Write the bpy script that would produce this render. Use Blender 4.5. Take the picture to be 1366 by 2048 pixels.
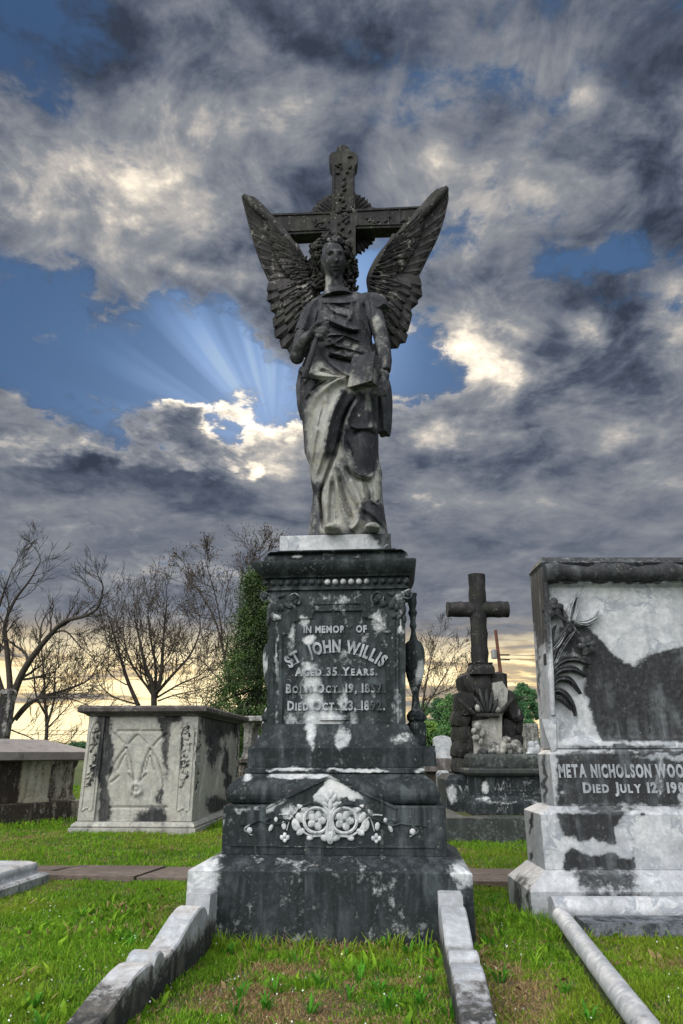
import bpy, bmesh, math, random
import numpy as np
from mathutils import Vector, Matrix
rad = math.radians
for o in list(bpy.data.objects): bpy.data.objects.remove(o)
S = bpy.context.scene
COL = S.collection

# ------------------------------------------------------------ camera
H = 0.75                       # eye height of the crouching photographer
F = 1365.0                     # focal length in photo pixels (24 mm on a 36 mm tall frame)
TH = math.atan(481.0 / F)      # upward tilt
CT, ST = math.cos(TH), math.sin(TH)
cam = bpy.data.cameras.new('camera'); camo = bpy.data.objects.new('camera', cam); COL.objects.link(camo)
cam.sensor_fit = 'VERTICAL'; cam.sensor_height = 36; cam.lens = 36 * F / 2048
cam.clip_start = 0.05; cam.clip_end = 3000
camo.location = (0, 0, H); camo.rotation_euler = (rad(90) + TH, 0, 0)
S.camera = camo
S.view_settings.view_transform = 'Standard'; S.view_settings.look = 'None'
S.view_settings.exposure = 0.15; S.view_settings.gamma = 1
S.render.resolution_x = 683; S.render.resolution_y = 1024

def P(px, py, Y):
    """point of the photograph at world depth Y -> world coordinates"""
    a = (px - 683.0) / F; b = (1024.0 - py) / F
    dx, dy, dz = a, CT - b * ST, ST + b * CT
    t = Y / dy
    return Vector((dx * t, Y, H + dz * t))
def G(px, py, z=0.0):
    a = (px - 683.0) / F; b = (1024.0 - py) / F
    dx, dy, dz = a, CT - b * ST, ST + b * CT
    t = (z - H) / dz
    return Vector((dx * t, dy * t, z))
def proj(co):
    co = np.asarray(co, float)
    x, y, z = co[..., 0], co[..., 1], co[..., 2] - H
    d = y * CT + z * ST; u = -y * ST + z * CT
    d = np.maximum(d, 1e-3)
    return 683 + F * x / d, 1024 - F * u / d
def azel(px, py):
    a = (px - 683.0) / F; b = (1024.0 - py) / F
    dx, dy, dz = a, CT - b * ST, ST + b * CT
    return math.degrees(math.atan2(dx, dy)), math.degrees(math.atan2(dz, math.hypot(dx, dy)))

# ------------------------------------------------------------ node helper
class NT:
    def __init__(s, tree): s.t = tree; s.n = tree.nodes; s.l = tree.links
    def node(s, typ, **kw):
        n = s.n.new(typ)
        for k, v in kw.items(): setattr(n, k, v)
        return n
    def put(s, inp, v):
        if isinstance(v, bpy.types.NodeSocket): s.l.new(v, inp)
        elif v is not None: inp.default_value = v
    def math(s, op, a, b=None, c=None, clamp=False):
        n = s.node('ShaderNodeMath', operation=op, use_clamp=clamp)
        s.put(n.inputs[0], a); s.put(n.inputs[1], b)
        if c is not None: s.put(n.inputs[2], c)
        return n.outputs[0]
    def vm(s, op, a, b=None, scale=None):
        n = s.node('ShaderNodeVectorMath', operation=op)
        s.put(n.inputs[0], a)
        if b is not None: s.put(n.inputs[1], b)
        if scale is not None: s.put(n.inputs['Scale'], scale)
        return n.outputs['Value'] if op in ('LENGTH', 'DISTANCE', 'DOT_PRODUCT') else n.outputs[0]
    def noise(s, vec, scale, detail=4, rough=.55, dist=0, lac=2.0, color=False, two=False):
        n = s.node('ShaderNodeTexNoise', noise_dimensions='2D' if two else '3D')
        s.put(n.inputs['Vector'], vec); n.inputs['Scale'].default_value = scale
        n.inputs['Detail'].default_value = detail; n.inputs['Roughness'].default_value = rough
        n.inputs['Distortion'].default_value = dist; n.inputs['Lacunarity'].default_value = lac
        return n.outputs['Color' if color else 'Fac']
    def mr(s, v, a, b, c=0., d=1., smooth=True):
        n = s.node('ShaderNodeMapRange', interpolation_type='SMOOTHSTEP' if smooth else 'LINEAR')
        for i, q in enumerate((v, a, b, c, d)): s.put(n.inputs[i], q)
        return n.outputs[0]
    def mix(s, f, a, b, typ='MIX'):
        n = s.node('ShaderNodeMix', data_type='RGBA', blend_type=typ)
        s.put(n.inputs[0], f)
        for i, q in ((6, a), (7, b)):
            if isinstance(q, tuple) and len(q) == 3: q = (*q, 1)
            s.put(n.inputs[i], q)
        return n.outputs[2]
    def comb(s, x, y, z):
        n = s.node('ShaderNodeCombineXYZ')
        for i, q in enumerate((x, y, z)): s.put(n.inputs[i], q)
        return n.outputs[0]
    def sep(s, v):
        n = s.node('ShaderNodeSeparateXYZ'); s.put(n.inputs[0], v); return n.outputs
    def ramp(s, f, stops, interp='LINEAR'):
        n = s.node('ShaderNodeValToRGB'); s.put(n.inputs[0], f); r = n.color_ramp; r.interpolation = interp
        while len(r.elements) < len(stops): r.elements.new(0.5)
        for e, (p, c) in zip(r.elements, stops):
            e.position = p; e.color = (*c, 1) if isinstance(c, tuple) else (c, c, c, 1)
        return n.outputs[0]

# ------------------------------------------------------------ sky
SUN_AZ, SUN_EL = azel(548, 880)
w = bpy.data.worlds.new('World'); S.world = w; w.use_nodes = True
w.node_tree.nodes.clear(); T = NT(w.node_tree)
bg = T.node('ShaderNodeBackground'); wo = T.node('ShaderNodeOutputWorld'); T.l.new(bg.outputs[0], wo.inputs[0])
bg.inputs[1].default_value = 0.10
sky = T.node('ShaderNodeTexSky', sky_type='NISHITA', sun_disc=False, sun_elevation=rad(SUN_EL), sun_rotation=rad(SUN_AZ))
sky.air_density = 1.0; sky.dust_density = 0.6; sky.ozone_density = 3.0
tc = T.node('ShaderNodeTexCoord'); D = tc.outputs['Generated']
dx, dy, dz = T.sep(D)
el = T.math('MULTIPLY', T.math('ARCSINE', dz), 57.2958)
az = T.math('MULTIPLY', T.math('ARCTAN2', dx, dy), 57.2958)
elp = T.math('MAXIMUM', el, 0.0)
zc = T.math('ADD', T.math('MAXIMUM', dz, 0.0), 0.16)
cp = T.comb(T.math('DIVIDE', dx, zc), T.math('DIVIDE', dy, zc), 0.0)       # cloud sheet seen in perspective
wv = T.noise(cp, 1.3, 5, .6, color=True, two=True)
wv2 = T.noise(cp, 5.0, 5, .6, color=True, two=True)
AE = T.comb(az, el, 0.0)
warp = T.vm('ADD', T.vm('SCALE', T.vm('SUBTRACT', wv, (.5, .5, .5)), scale=10.0), T.vm('SCALE', T.vm('SUBTRACT', wv2, (.5, .5, .5)), scale=6.0))
AW = T.vm('ADD', AE, T.vm('MULTIPLY', warp, (1, .8, 0)))
def blob(px, py, rx, ry, amp, vec=None, rot=0):
    a, e = azel(px, py)
    ex = math.cos(rad(e))
    v = T.vm('SUBTRACT', vec or AW, (a, e, 0.0))
    if rot:
        n = T.node('ShaderNodeVectorRotate', rotation_type='Z_AXIS'); T.put(n.inputs[0], v); n.inputs['Angle'].default_value = rad(rot); v = n.outputs[0]
    v = T.vm('MULTIPLY', v, (1 / (rx / 23.8 / ex), 1 / (ry / 23.8), 0))
    l = T.vm('DOT_PRODUCT', v, v)
    return T.math('MULTIPLY', T.math('EXPONENT', T.math('MULTIPLY', l, -1.0)), amp)
def total(lst, start=0.0, vec=None):
    acc = start
    for b in lst: acc = T.math('ADD', acc, blob(*b[:5], vec=vec, rot=b[5] if len(b) > 5 else 0))
    return acc
#  where the sheet is open (negative) or thick (positive)
cover = total([(190, 745, 270, 95, -.62), (440, 745, 120, 100, -.62), (430, 650, 120, 60, -.4), (700, 590, 90, 95, -.5), (780, 740, 85, 80, -.42), (390, 850, 60, 40, .35),
               (1170, 515, 110, 30, -.42), (50, 60, 130, 60, -.22), (60, 190, 110, 50, -.32), (400, 130, 90, 40, -.2, -20), (470, 70, 200, 50, .15), (560, 210, 120, 60, .12), (900, 20, 300, 60, .15), (30, 560, 90, 50, -.2),
               (760, 240, 50, 90, -.12), (800, 430, 60, 60, -.16), (1350, 620, 60, 30, -.1), (700, 80, 120, 25, -.05),
               (300, 960, 420, 60, .4), (60, 900, 90, 30, .3), (960, 650, 60, 90, .3), (1030, 1180, 120, 60, .3), (180, 350, 300, 120, .16), (1060, 900, 420, 170, .22), (1050, 330, 260, 120, .1)], .66)
# luminance of the cloud bodies: bright cream patches and slate undersides
lum = total([(240, 300, 230, 100, .23), (430, 540, 140, 26, .38), (60, 420, 120, 60, .20), (300, 430, 120, 60, .12), (830, 330, 70, 45, .30), (740, 190, 140, 50, .10), (560, 130, 110, 60, .12), (420, 30, 160, 40, .14),
             (1130, 180, 36, 26, .27), (930, 740, 65, 100, .43), (850, 865, 40, 35, .33), (1190, 850, 50, 30, .2), (1150, 650, 30, 28, .3), (1340, 700, 50, 40, .2), (590, 870, 75, 55, .42), (380, 818, 130, 16, .35), (150, 885, 160, 13, .35), (280, 900, 240, 40, -.12), (500, 880, 60, 40, .2), (1000, 620, 60, 60, .12), (1310, 950, 60, 20, .12), (1050, 1000, 200, 30, .06),
             (280, 955, 330, 45, -.16), (1110, 560, 170, 70, -.14), (1300, 450, 120, 120, -.06), (1040, 240, 130, 60, -.10), (1000, 60, 260, 50, -.08), (90, 110, 110, 70, -.16), (700, 1120, 800, 60, -.04), (650, 1180, 800, 90, .0), (90, 150, 130, 130, -.12), (1050, 500, 60, 120, -.06)], .235)
n1 = T.noise(cp, 2.6, 7, .60, .25, two=True)
n2 = T.noise(T.vm('ADD', cp, (3.1, 1.7, .4)), 4.6, 7, .6, .35, two=True)
n3 = T.noise(T.vm('ADD', cp, (7.1, 4.7, .4)), 14.0, 5, .62, .2, two=True)
dens = T.math('ADD', cover, T.math('MULTIPLY', T.math('SUBTRACT', n1, .5), 1.25))
dens = T.math('ADD', dens, T.math('MULTIPLY', T.math('SUBTRACT', n3, .5), .62))
alpha = T.mr(dens, .24, .56)
rim = T.math('MULTIPLY', T.mr(dens, .32, .46), T.mr(dens, .72, .44))
sunprox = blob(560, 860, 420, 330, 1.0, vec=AE)
body = T.math('ADD', lum, T.math('MULTIPLY', T.math('SUBTRACT', n2, .5), T.mr(el, 14., 34., .42, 1.2)))
body = T.math('ADD', body, T.math('MULTIPLY', T.math('SUBTRACT', n3, .5), T.mr(el, 12., 34., .12, .60)))
body = T.math('ADD', body, T.math('MULTIPLY', rim, T.math('ADD', .07, T.math('MULTIPLY', sunprox, .34))))
body = T.math('ADD', body, T.mr(el, 27., 19., 0, .085))
ccol = T.ramp(body, [(0.0, (.036, .047, .072)), (.15, (.080, .098, .138)), (.30, (.160, .178, .218)), (.45, (.25, .262, .288)), (.60, (.48, .45, .42)), (.80, (1.1, .97, .78)), (1.0, (1.6, 1.45, 1.2))])
# flat grey streaks and the yellow band low over the horizon
lowv = T.comb(T.math('MULTIPLY', az, .045), T.math('MULTIPLY', el, .36), 0.0)
n4 = T.noise(lowv, 1.0, 6, .62, .3, two=True)
lowmask = T.mr(el, 11.0, 5.0)
glow = total([(180, 1460, 420, 85, 1.1), (440, 1335, 280, 95, 1.15), (220, 1330, 420, 60, 1.0), (970, 1335, 200, 85, 2.6), (1050, 1280, 120, 22, .4), (700, 1500, 900, 50, .4), (90, 1320, 120, 22, .45), (330, 1285, 200, 12, .5)], 0.0, vec=AE)
gl = T.math('MULTIPLY', glow, T.math('ADD', .12, T.math('MULTIPLY', .88, T.mr(n4, .34, .54))), clamp=False)
gl = T.math('MINIMUM', T.math('MULTIPLY', gl, 1.35), 1.25)
grey = T.ramp(n4, [(.3, (.13, .155, .19)), (.55, (.20, .22, .25)), (.75, (.32, .31, .30))])
lowc = T.mix(T.mr(gl, .0, .85), grey, (1.05, .78, .40))
lowc = T.mix(T.mr(gl, .75, 1.25), lowc, (1.35, 1.12, .66))
# blue of the gaps, brighter towards the sun, with the fan of rays from behind the cloud
skyc = T.mix(1.0, sky.outputs[0], (.056, .060, .070), 'MULTIPLY')
rv = T.vm('SUBTRACT', AE, (SUN_AZ, SUN_EL, 0.0))
rx, ry, _ = T.sep(T.vm('MULTIPLY', rv, (math.cos(rad(SUN_EL)), 1, 0)))
ang = T.math('ARCTAN2', rx, ry)
rn = T.noise(T.comb(ang, 3.3, 0.0), 3.4, 2, .5, two=True)
rays = T.math('MULTIPLY', T.mr(rn, .38, .68), blob(440, 700, 190, 140, 1.0, vec=AE, rot=-25))
rays = T.math('ADD', rays, blob(520, 800, 75, 110, .55, vec=AE, rot=-20))
bluec = T.ramp(T.math('ADD', T.math('MULTIPLY', rays, .30), T.math('ADD', .12, total([(720, 560, 90, 120, .35), (520, 740, 240, 180, .2), (60, 120, 220, 200, -.1), (760,720,90,90,.1)], 0.0, vec=AE))),
               [(0, (.035, .075, .16)), (.2, (.065, .145, .29)), (.5, (.20, .34, .60)), (.8, (.46, .60, .72)), (1, (.75, .82, .85))])
gapc = T.mix(.85, skyc, bluec)
col = T.mix(alpha, gapc, ccol)
col = T.mix(lowmask, col, lowc)
# the part of the sky behind the photographer: overcast brightened to light the stone fronts
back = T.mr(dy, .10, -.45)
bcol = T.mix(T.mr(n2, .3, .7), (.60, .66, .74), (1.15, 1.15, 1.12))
v3 = T.vm('SUBTRACT', D, (-.50, -.50, .70)); bcol = T.mix(T.math('EXPONENT', T.math('MULTIPLY', T.vm('DOT_PRODUCT', v3, v3), -3.5)), bcol, (6.2, 6.0, 5.6))  # bright patch added to the unseen sky, giving the statue form shading
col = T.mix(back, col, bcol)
# overhead, above the frame
up = T.mr(el, 62, 78)
col = T.mix(up, col, (1.7, 1.75, 1.85))
col = T.mix(T.mr(el, 0., -2.), col, (.05, .07, .04))
fin = T.vm('SCALE', col, scale=10.0)
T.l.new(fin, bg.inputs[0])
w.cycles.sampling_method = 'MANUAL'; w.cycles.sample_map_resolution = 1024

sl = bpy.data.lights.new('sun', 'SUN'); so = bpy.data.objects.new('sun', sl); COL.objects.link(so)
sl.energy = 0.9; sl.angle = rad(12); sl.color = (1, .86, .68)
sd = Vector((math.sin(rad(SUN_AZ)) * math.cos(rad(SUN_EL)), math.cos(rad(SUN_AZ)) * math.cos(rad(SUN_EL)), math.sin(rad(SUN_EL))))
so.rotation_euler = sd.to_track_quat('Z', 'Y').to_euler()
# ------------------------------------------------------------ mesh helpers
rng = np.random.default_rng(7)
def sstep(a, b, x):
    t = np.clip((np.asarray(x, float) - a) / (b - a), 0, 1); return t * t * (3 - 2 * t)
_P = np.random.default_rng(3).random((256, 256))
def vnoise(x, y):
    x = np.asarray(x, float); y = np.asarray(y, float)
    xi = np.floor(x).astype(int); yi = np.floor(y).astype(int); fx = x - xi; fy = y - yi
    fx = fx * fx * (3 - 2 * fx); fy = fy * fy * (3 - 2 * fy)
    g = lambda i, j: _P[i & 255, j & 255]
    return (g(xi, yi) * (1 - fx) + g(xi + 1, yi) * fx) * (1 - fy) + (g(xi, yi + 1) * (1 - fx) + g(xi + 1, yi + 1) * fx) * fy
def fbm(x, y, o=4):
    a = 0; s = 0; k = 1.
    for i in range(o): a = a + k * vnoise(x * 2 ** i + 17.3 * i, y * 2 ** i + 5.1 * i); s += k; k *= .5
    return a / s
def seg_dist(px, py, pts):
    """distance to a polyline, signed side, position along it"""
    px = np.asarray(px, float); py = np.asarray(py, float)
    best = np.full(px.shape, 1e9); side = np.zeros(px.shape); par = np.zeros(px.shape); L = 0
    for (x0, y0), (x1, y1) in zip(pts[:-1], pts[1:]):
        vx, vy = x1 - x0, y1 - y0; l2 = vx * vx + vy * vy + 1e-9; l = math.sqrt(l2)
        t = np.clip(((px - x0) * vx + (py - y0) * vy) / l2, 0, 1)
        d = np.hypot(px - x0 - t * vx, py - y0 - t * vy)
        m = d < best
        best = np.where(m, d, best); side = np.where(m, np.sign((px - x0) * vy - (py - y0) * vx), side)
        par = np.where(m, L + t * l, par); L += l
    return best, side, par / L
def smooth_line(pts, n=6):
    pts = [np.array(p, float) for p in pts]; out = []
    for i in range(len(pts) - 1):
        p0 = pts[max(i - 1, 0)]; p1 = pts[i]; p2 = pts[i + 1]; p3 = pts[min(i + 2, len(pts) - 1)]
        for k in range(n):
            t = k / n
            out.append(.5 * ((2 * p1) + (-p0 + p2) * t + (2 * p0 - 5 * p1 + 4 * p2 - p3) * t * t + (-p0 + 3 * p1 - 3 * p2 + p3) * t ** 3))
    out.append(pts[-1]); return out
def in_poly(px, py, poly):
    c = np.zeros(np.shape(px), bool); n = len(poly)
    for i in range(n):
        x0, y0 = poly[i]; x1, y1 = poly[i - 1]
        if y0 == y1: continue
        k = ((y0 > py) != (y1 > py)) & (px < (x1 - x0) * (py - y0) / (y1 - y0) + x0); c ^= k
    return c
def stain_map(items, base=.5):
    """stains with their own outlines, in photograph pixels: ellipses ('e',x,y,rx,ry,value) and polygons ('p',points,value,softness)"""
    def f(V):
        px, py = proj(V); a = np.full(px.shape, float(base))
        wx = px + (fbm(px / 14, py / 14) - .5) * 14; wy = py + (fbm(px / 14 + 9, py / 14) - .5) * 14
        for it in items:
            if it[0] == 'e':
                d = np.hypot((wx - it[1]) / it[3], (wy - it[2]) / it[4]); wt = sstep(1.5, .5, d); v = it[5]
            else:
                ins = in_poly(wx, wy, it[1]); d, _, _ = seg_dist(wx, wy, list(it[1]) + [it[1][0]])
                s = (it[3] if len(it) > 3 else 5) * 2.4; wt = sstep(-s, s, np.where(ins, d, -d)); v = it[2]
            a = a * (1 - wt) + v * wt
        return a
    return f

class MB:
    def __init__(s): s.V = []; s.F = []; s.A = []; s.n = 0
    def add(s, VF, dark=None):
        V, Fc = VF; V = np.asarray(V, float).reshape(-1, 3)
        s.F.extend([tuple(i + s.n for i in f) for f in (Fc.tolist() if isinstance(Fc, np.ndarray) else Fc)])
        if callable(dark): dark = dark(V)
        s.A.append(np.full(len(V), np.nan) if dark is None else np.broadcast_to(np.asarray(dark, float), (len(V),)).copy())
        s.V.append(V); s.n += len(V); return s
    def build(s, name, mat, parent=None, dark=None, angle=35, label=None, xf=None):
        V = np.concatenate(s.V); A = np.concatenate(s.A)
        d = dark(V) if callable(dark) else (np.full(len(V), .5 if dark is None else dark))
        A = np.where(np.isnan(A), d, A)
        if xf is not None: V = xf(V)
        if parent is not None:
            if parent.get('_org') is not None:
                o = np.array(parent['_org']); V = V - o
        me = bpy.data.meshes.new(name); me.from_pydata(V.tolist(), [], s.F); me.update()
        at = me.attributes.new('dark', 'FLOAT', 'POINT'); at.data.foreach_set('value', A.astype(np.float32))
        me.shade_smooth() if hasattr(me, 'shade_smooth') else None
        me.polygons.foreach_set('use_smooth', [True] * len(me.polygons))
        me.set_sharp_from_angle(angle=rad(angle))
        ob = bpy.data.objects.new(name, me); COL.objects.link(ob)
        if mat: me.materials.append(mat)
        if parent is not None:
            ob.parent = parent
            if parent.get('_org') is not None: ob['_org'] = list(parent['_org'])
        if label: ob['label'] = label
        return ob
def tag(o, label, cat, group=None, kind=None):
    if label: o['label'] = label
    if cat: o['category'] = cat
    if group: o['group'] = group
    if kind: o['kind'] = kind
    return o
def thing(name, label, cat, org=(0, 0, 0), group=None, rotz=0):
    """an empty at the base of a thing; parts are given in world coordinates and turned with it about its base"""
    o = bpy.data.objects.new(name, None); COL.objects.link(o); o.empty_display_size = .1
    o.location = org; o.rotation_euler = (0, 0, rotz); o['_org'] = list(org)
    return tag(o, label, cat, group)
def sub(parent):
    """parts have their origin at their thing's base, so sub-parts share the offset"""
    return parent
def quads(nu, nv, cu=False, cv=False, flip=False, off=0):
    F_ = []
    for j in range(nv - (0 if cv else 1)):
        for i in range(nu - (0 if cu else 1)):
            a = j * nu + i; b = j * nu + (i + 1) % nu; c = ((j + 1) % nv) * nu + (i + 1) % nu; d = ((j + 1) % nv) * nu + i
            F_.append((off + a, off + d, off + c, off + b) if flip else (off + a, off + b, off + c, off + d))
    return F_
def rect_ring(n, m, chamfer=0.0):
    """unit rectangle outline, n points along x sides, m along y sides, anticlockwise from front left"""
    L = []
    for i in range(n): L.append((-1 + 2 * i / n, -1))
    for i in range(m): L.append((1, -1 + 2 * i / m))
    for i in range(n): L.append((1 - 2 * i / n, 1))
    for i in range(m): L.append((-1, 1 - 2 * i / m))
    return np.array(L)
def rect_loft(prof, res=.02, disp=None, cap=True, resz=None):
    """prof: rings (cx, cy, hx, hy, z) from the bottom up"""
    prof = [np.array(p, float) for p in prof]; P2 = [prof[0]]
    rz = resz or res
    for a, b in zip(prof[:-1], prof[1:]):
        k = max(1, int(np.ceil(np.abs(b - a).max() / rz)))
        for i in range(1, k + 1): P2.append(a + (b - a) * i / k)
    hx = max(p[2] for p in P2); hy = max(p[3] for p in P2)
    n = max(2, int(2 * hx / res)); m = max(2, int(2 * hy / (res * 2)))
    R = rect_ring(n, m); V = []
    for cx, cy, ax, ay, z in P2:
        V.append(np.column_stack([cx + R[:, 0] * ax, cy + R[:, 1] * ay, np.full(len(R), z)]))
    V = np.concatenate(V); nu = len(R)
    if disp: V = disp(V)
    F_ = quads(nu, len(P2), cu=True)
    if cap:
        F_.append(tuple(range(nu))[::-1]); F_.append(tuple(range((len(P2) - 1) * nu, len(P2) * nu)))
    return V, F_
def box(x0, x1, y0, y1, z0, z1, res=.05, bev=.004):
    b = min(bev, (x1 - x0) / 4, (y1 - y0) / 4, (z1 - z0) / 4); cx, cy = (x0 + x1) / 2, (y0 + y1) / 2; hx, hy = (x1 - x0) / 2, (y1 - y0) / 2
    return rect_loft([(cx, cy, hx - b, hy - b, z0), (cx, cy, hx, hy, z0 + b), (cx, cy, hx, hy, z1 - b), (cx, cy, hx - b, hy - b, z1)], res)
def ellipsoid(c, r, rot=None, nu=14, nv=9, bump=None):
    th = np.linspace(0, 2 * math.pi, nu, endpoint=False); ph = np.linspace(-math.pi / 2, math.pi / 2, nv)
    T_, P_ = np.meshgrid(th, ph); V = np.stack([np.cos(P_) * np.cos(T_), np.cos(P_) * np.sin(T_), np.sin(P_)], -1).reshape(-1, 3)
    if bump is not None: V = V * (1 + bump * (np.random.default_rng(int(abs(c[0] * 1e4)) % 9999).random((len(V), 1)) - .5))
    V = V * np.array(r)
    if rot is not None: V = V @ np.array(rot.to_3x3() if hasattr(rot, 'to_3x3') else rot).T
    return V + np.array(c), quads(nu, nv, cu=True)
def tube(pts, rads, n=8, cap=True, flat=1.0, up=None):
    pts = [Vector(p) for p in pts]; k = len(pts)
    if not hasattr(rads, '__len__'): rads = [rads] * k
    V = []; prev = None
    for i, p in enumerate(pts):
        t = (pts[min(i + 1, k - 1)] - pts[max(i - 1, 0)]).normalized()
        if prev is None: a = Vector(up) if up else (Vector((0, 0, 1)) if abs(t.z) < .9 else Vector((0, 1, 0)))
        else: a = prev
        u = (a - t * a.dot(t)).normalized(); v = t.cross(u); prev = u
        for j in range(n):
            q = 2 * math.pi * j / n
            V.append(p + (u * math.cos(q) * flat + v * math.sin(q)) * rads[i])
    F_ = quads(n, k, cu=True)
    if cap: F_.append(tuple(range(n))[::-1]); F_.append(tuple(range((k - 1) * n, k * n)))
    return np.array(V), F_
def lathe(prof, c, n=24, wob=None):
    V = []
    for r, z in prof:
        for j in range(n):
            q = 2 * math.pi * j / n; rr = r * (1 + (wob(q, z) if wob else 0)); V.append((c[0] + rr * math.cos(q), c[1] + rr * math.sin(q), c[2] + z))
    F_ = quads(n, len(prof), cu=True); F_.append(tuple(range(n))[::-1]); F_.append(tuple(range((len(prof) - 1) * n, len(prof) * n)))
    return np.array(V), F_
def prism(poly, y0, y1, back=None):
    """outline in the x,z plane extruded from y0 (front) to y1; y0 may be scaled per point"""
    n = len(poly); V = [(x, y0, z) for x, z in poly] + [(x, y1, z) for x, z in (back or poly)]
    F_ = [tuple(range(n)), tuple(range(n, 2 * n))[::-1]] + [(i, i + n, (i + 1) % n + n, (i + 1) % n) for i in range(n)]
    area = sum(poly[i][0] * poly[(i + 1) % n][1] - poly[(i + 1) % n][0] * poly[i][1] for i in range(n))
    if area < 0: F_ = [f[::-1] for f in F_]
    return np.array(V, float), F_
def px_poly(pts, Y): return [(P(x, y, Y).x, P(x, y, Y).z) for x, y in pts]
def text_vf(txt, size, depth, bold=.0, sx=1.0, smallcaps=None):
    """raised capitals; returns centred V,F in the x,z plane, front towards -y"""
    V = []; F_ = []; n = 0; x = 0.0
    for ch in txt:
        s = size
        if smallcaps and ch.islower(): s = size * smallcaps; ch = ch.upper()
        if ch == ' ': x += size * .38 * sx; continue
        c = bpy.data.curves.new('t', 'FONT'); c.body = ch; c.size = s; c.extrude = depth / 2; c.offset = bold * s; c.resolution_u = 3
        o = bpy.data.objects.new('t', c); me = bpy.data.meshes.new_from_object(o)
        v = np.zeros(len(me.vertices) * 3); me.vertices.foreach_get('co', v); v = v.reshape(-1, 3)
        if len(v):
            lo, hi = v[:, 0].min(), v[:, 0].max()
            q = np.column_stack([(v[:, 0] - lo) * sx + x, -v[:, 2], v[:, 1]])
            V.append(q); F_ += [tuple(i + n for i in p.vertices) for p in me.polygons]; n += len(v)
            x += (hi - lo) * sx + size * .13 * sx
        bpy.data.objects.remove(o); bpy.data.curves.remove(c); bpy.data.meshes.remove(me)
    V = np.concatenate(V); V[:, 0] -= V[:, 0].max() / 2
    return V, F_

# ------------------------------------------------------------ materials
def new_mat(name):
    m = bpy.data.materials.new(name); m.use_nodes = True; m.node_tree.nodes.clear(); t = NT(m.node_tree)
    b = t.node('ShaderNodeBsdfPrincipled'); o = t.node('ShaderNodeOutputMaterial'); t.l.new(b.outputs[0], o.inputs[0])
    return m, t, b
def stone(name, white=(.60, .60, .58), black=(.020, .023, .026), grey=(.10, .115, .125), namp=.7, nscale=7, streak=.5, soft=.10, green=0.0, lichen=.35, vein=.5, bump=.35, rough=.55, bias=0.0, warm=0.0, fine=.75):
    m, t, b = new_mat(name)
    pos = t.node('ShaderNodeNewGeometry').outputs['Position']
    at = t.node('ShaderNodeAttribute', attribute_name='dark').outputs['Fac']
    nA = t.noise(pos, nscale, 8, .62, .3)
    nB = t.noise(pos, 34, 7, .72, .2)
    nS = t.noise(t.vm('MULTIPLY', pos, (15, 15, 1.9)), 1.0, 7, .62, .5)
    at = t.math('ADD', t.math('MULTIPLY', t.math('SUBTRACT', at, .5), .64), .5)
    f = t.math('ADD', at, t.math('MULTIPLY', t.math('SUBTRACT', nA, .5), namp))
    f = t.math('ADD', f, t.math('MULTIPLY', t.math('SUBTRACT', nS, .5), streak))
    f = t.math('ADD', f, t.math('MULTIPLY', t.math('SUBTRACT', nB, .5), fine))
    f = t.math('ADD', f, bias)
    m1 = t.mr(f, .5 - soft, .5 + soft)
    m2 = t.mr(f, .5 - soft * 3.6, .5 + soft * .8)                      # thin grey film round the crust
    nv = t.noise(t.vm('ADD', pos, t.vm('SCALE', t.noise(pos, 2.5, 3, .5, color=True), scale=.7)), 2.6, 6, .65, .4)
    ve = t.mr(t.math('ABSOLUTE', t.math('SUBTRACT', nv, .5)), .0, .045, 1, 0)
    wc = t.mix(t.mr(nB, .3, .75), white, tuple(c * .72 for c in white))
    wc = t.mix(t.math('MULTIPLY', ve, vein), wc, tuple(c * k for c, k in zip(white, (.36, .40, .46))))
    wc = t.mix(t.mr(nA, .35, .7), wc, tuple(c * k for c, k in zip(white, (.80 + warm * .2, .80 + warm * .08, .82 - warm * .25))))
    gc = t.mix(t.mr(nB, .35, .65), tuple(c * .7 for c in grey), tuple(c * 1.6 for c in grey))
    bc = t.mix(t.math('MULTIPLY', t.mr(nS, .42, .70), t.mr(nA, .40, .62, .12, .85)), black, grey)
    bc = t.mix(t.mr(nB, .50, .72, 0, .55), bc, tuple(c * .8 for c in grey))
    if green: bc = t.mix(t.math('MULTIPLY', t.mr(t.noise(pos, 5, 5, .6), .45, .62), green), bc, (.045, .062, .022))
    c = t.mix(t.math('MULTIPLY', m2, .72), wc, gc)
    c = t.mix(m1, c, bc)
    if lichen:
        vo = t.node('ShaderNodeTexVoronoi'); t.put(vo.inputs['Vector'], t.vm('ADD', pos, t.vm('SCALE', t.noise(pos, 40, 2, .5, color=True), scale=.02))); vo.inputs['Scale'].default_value = 48
        sp = t.math('MULTIPLY', t.mr(vo.outputs['Distance'], .34, .14), t.mr(t.noise(pos, 9, 4, .6), .54, .66))
        c = t.mix(t.math('MULTIPLY', sp, lichen), c, (.34, .34, .30))
    t.put(b.inputs['Base Color'], c)
    t.put(b.inputs['Roughness'], t.mr(m1, 0, 1, rough, .78))
    b.inputs['Specular IOR Level'].default_value = .28
    bh = t.math('ADD', t.math('MULTIPLY', nB, .6), t.math('MULTIPLY', t.noise(pos, 110, 3, .6), .35))
    bn = t.node('ShaderNodeBump'); bn.inputs['Strength'].default_value = bump; bn.inputs['Distance'].default_value = .012; t.put(bn.inputs['Height'], bh)
    t.l.new(bn.outputs[0], b.inputs['Normal'])
    return m
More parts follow.
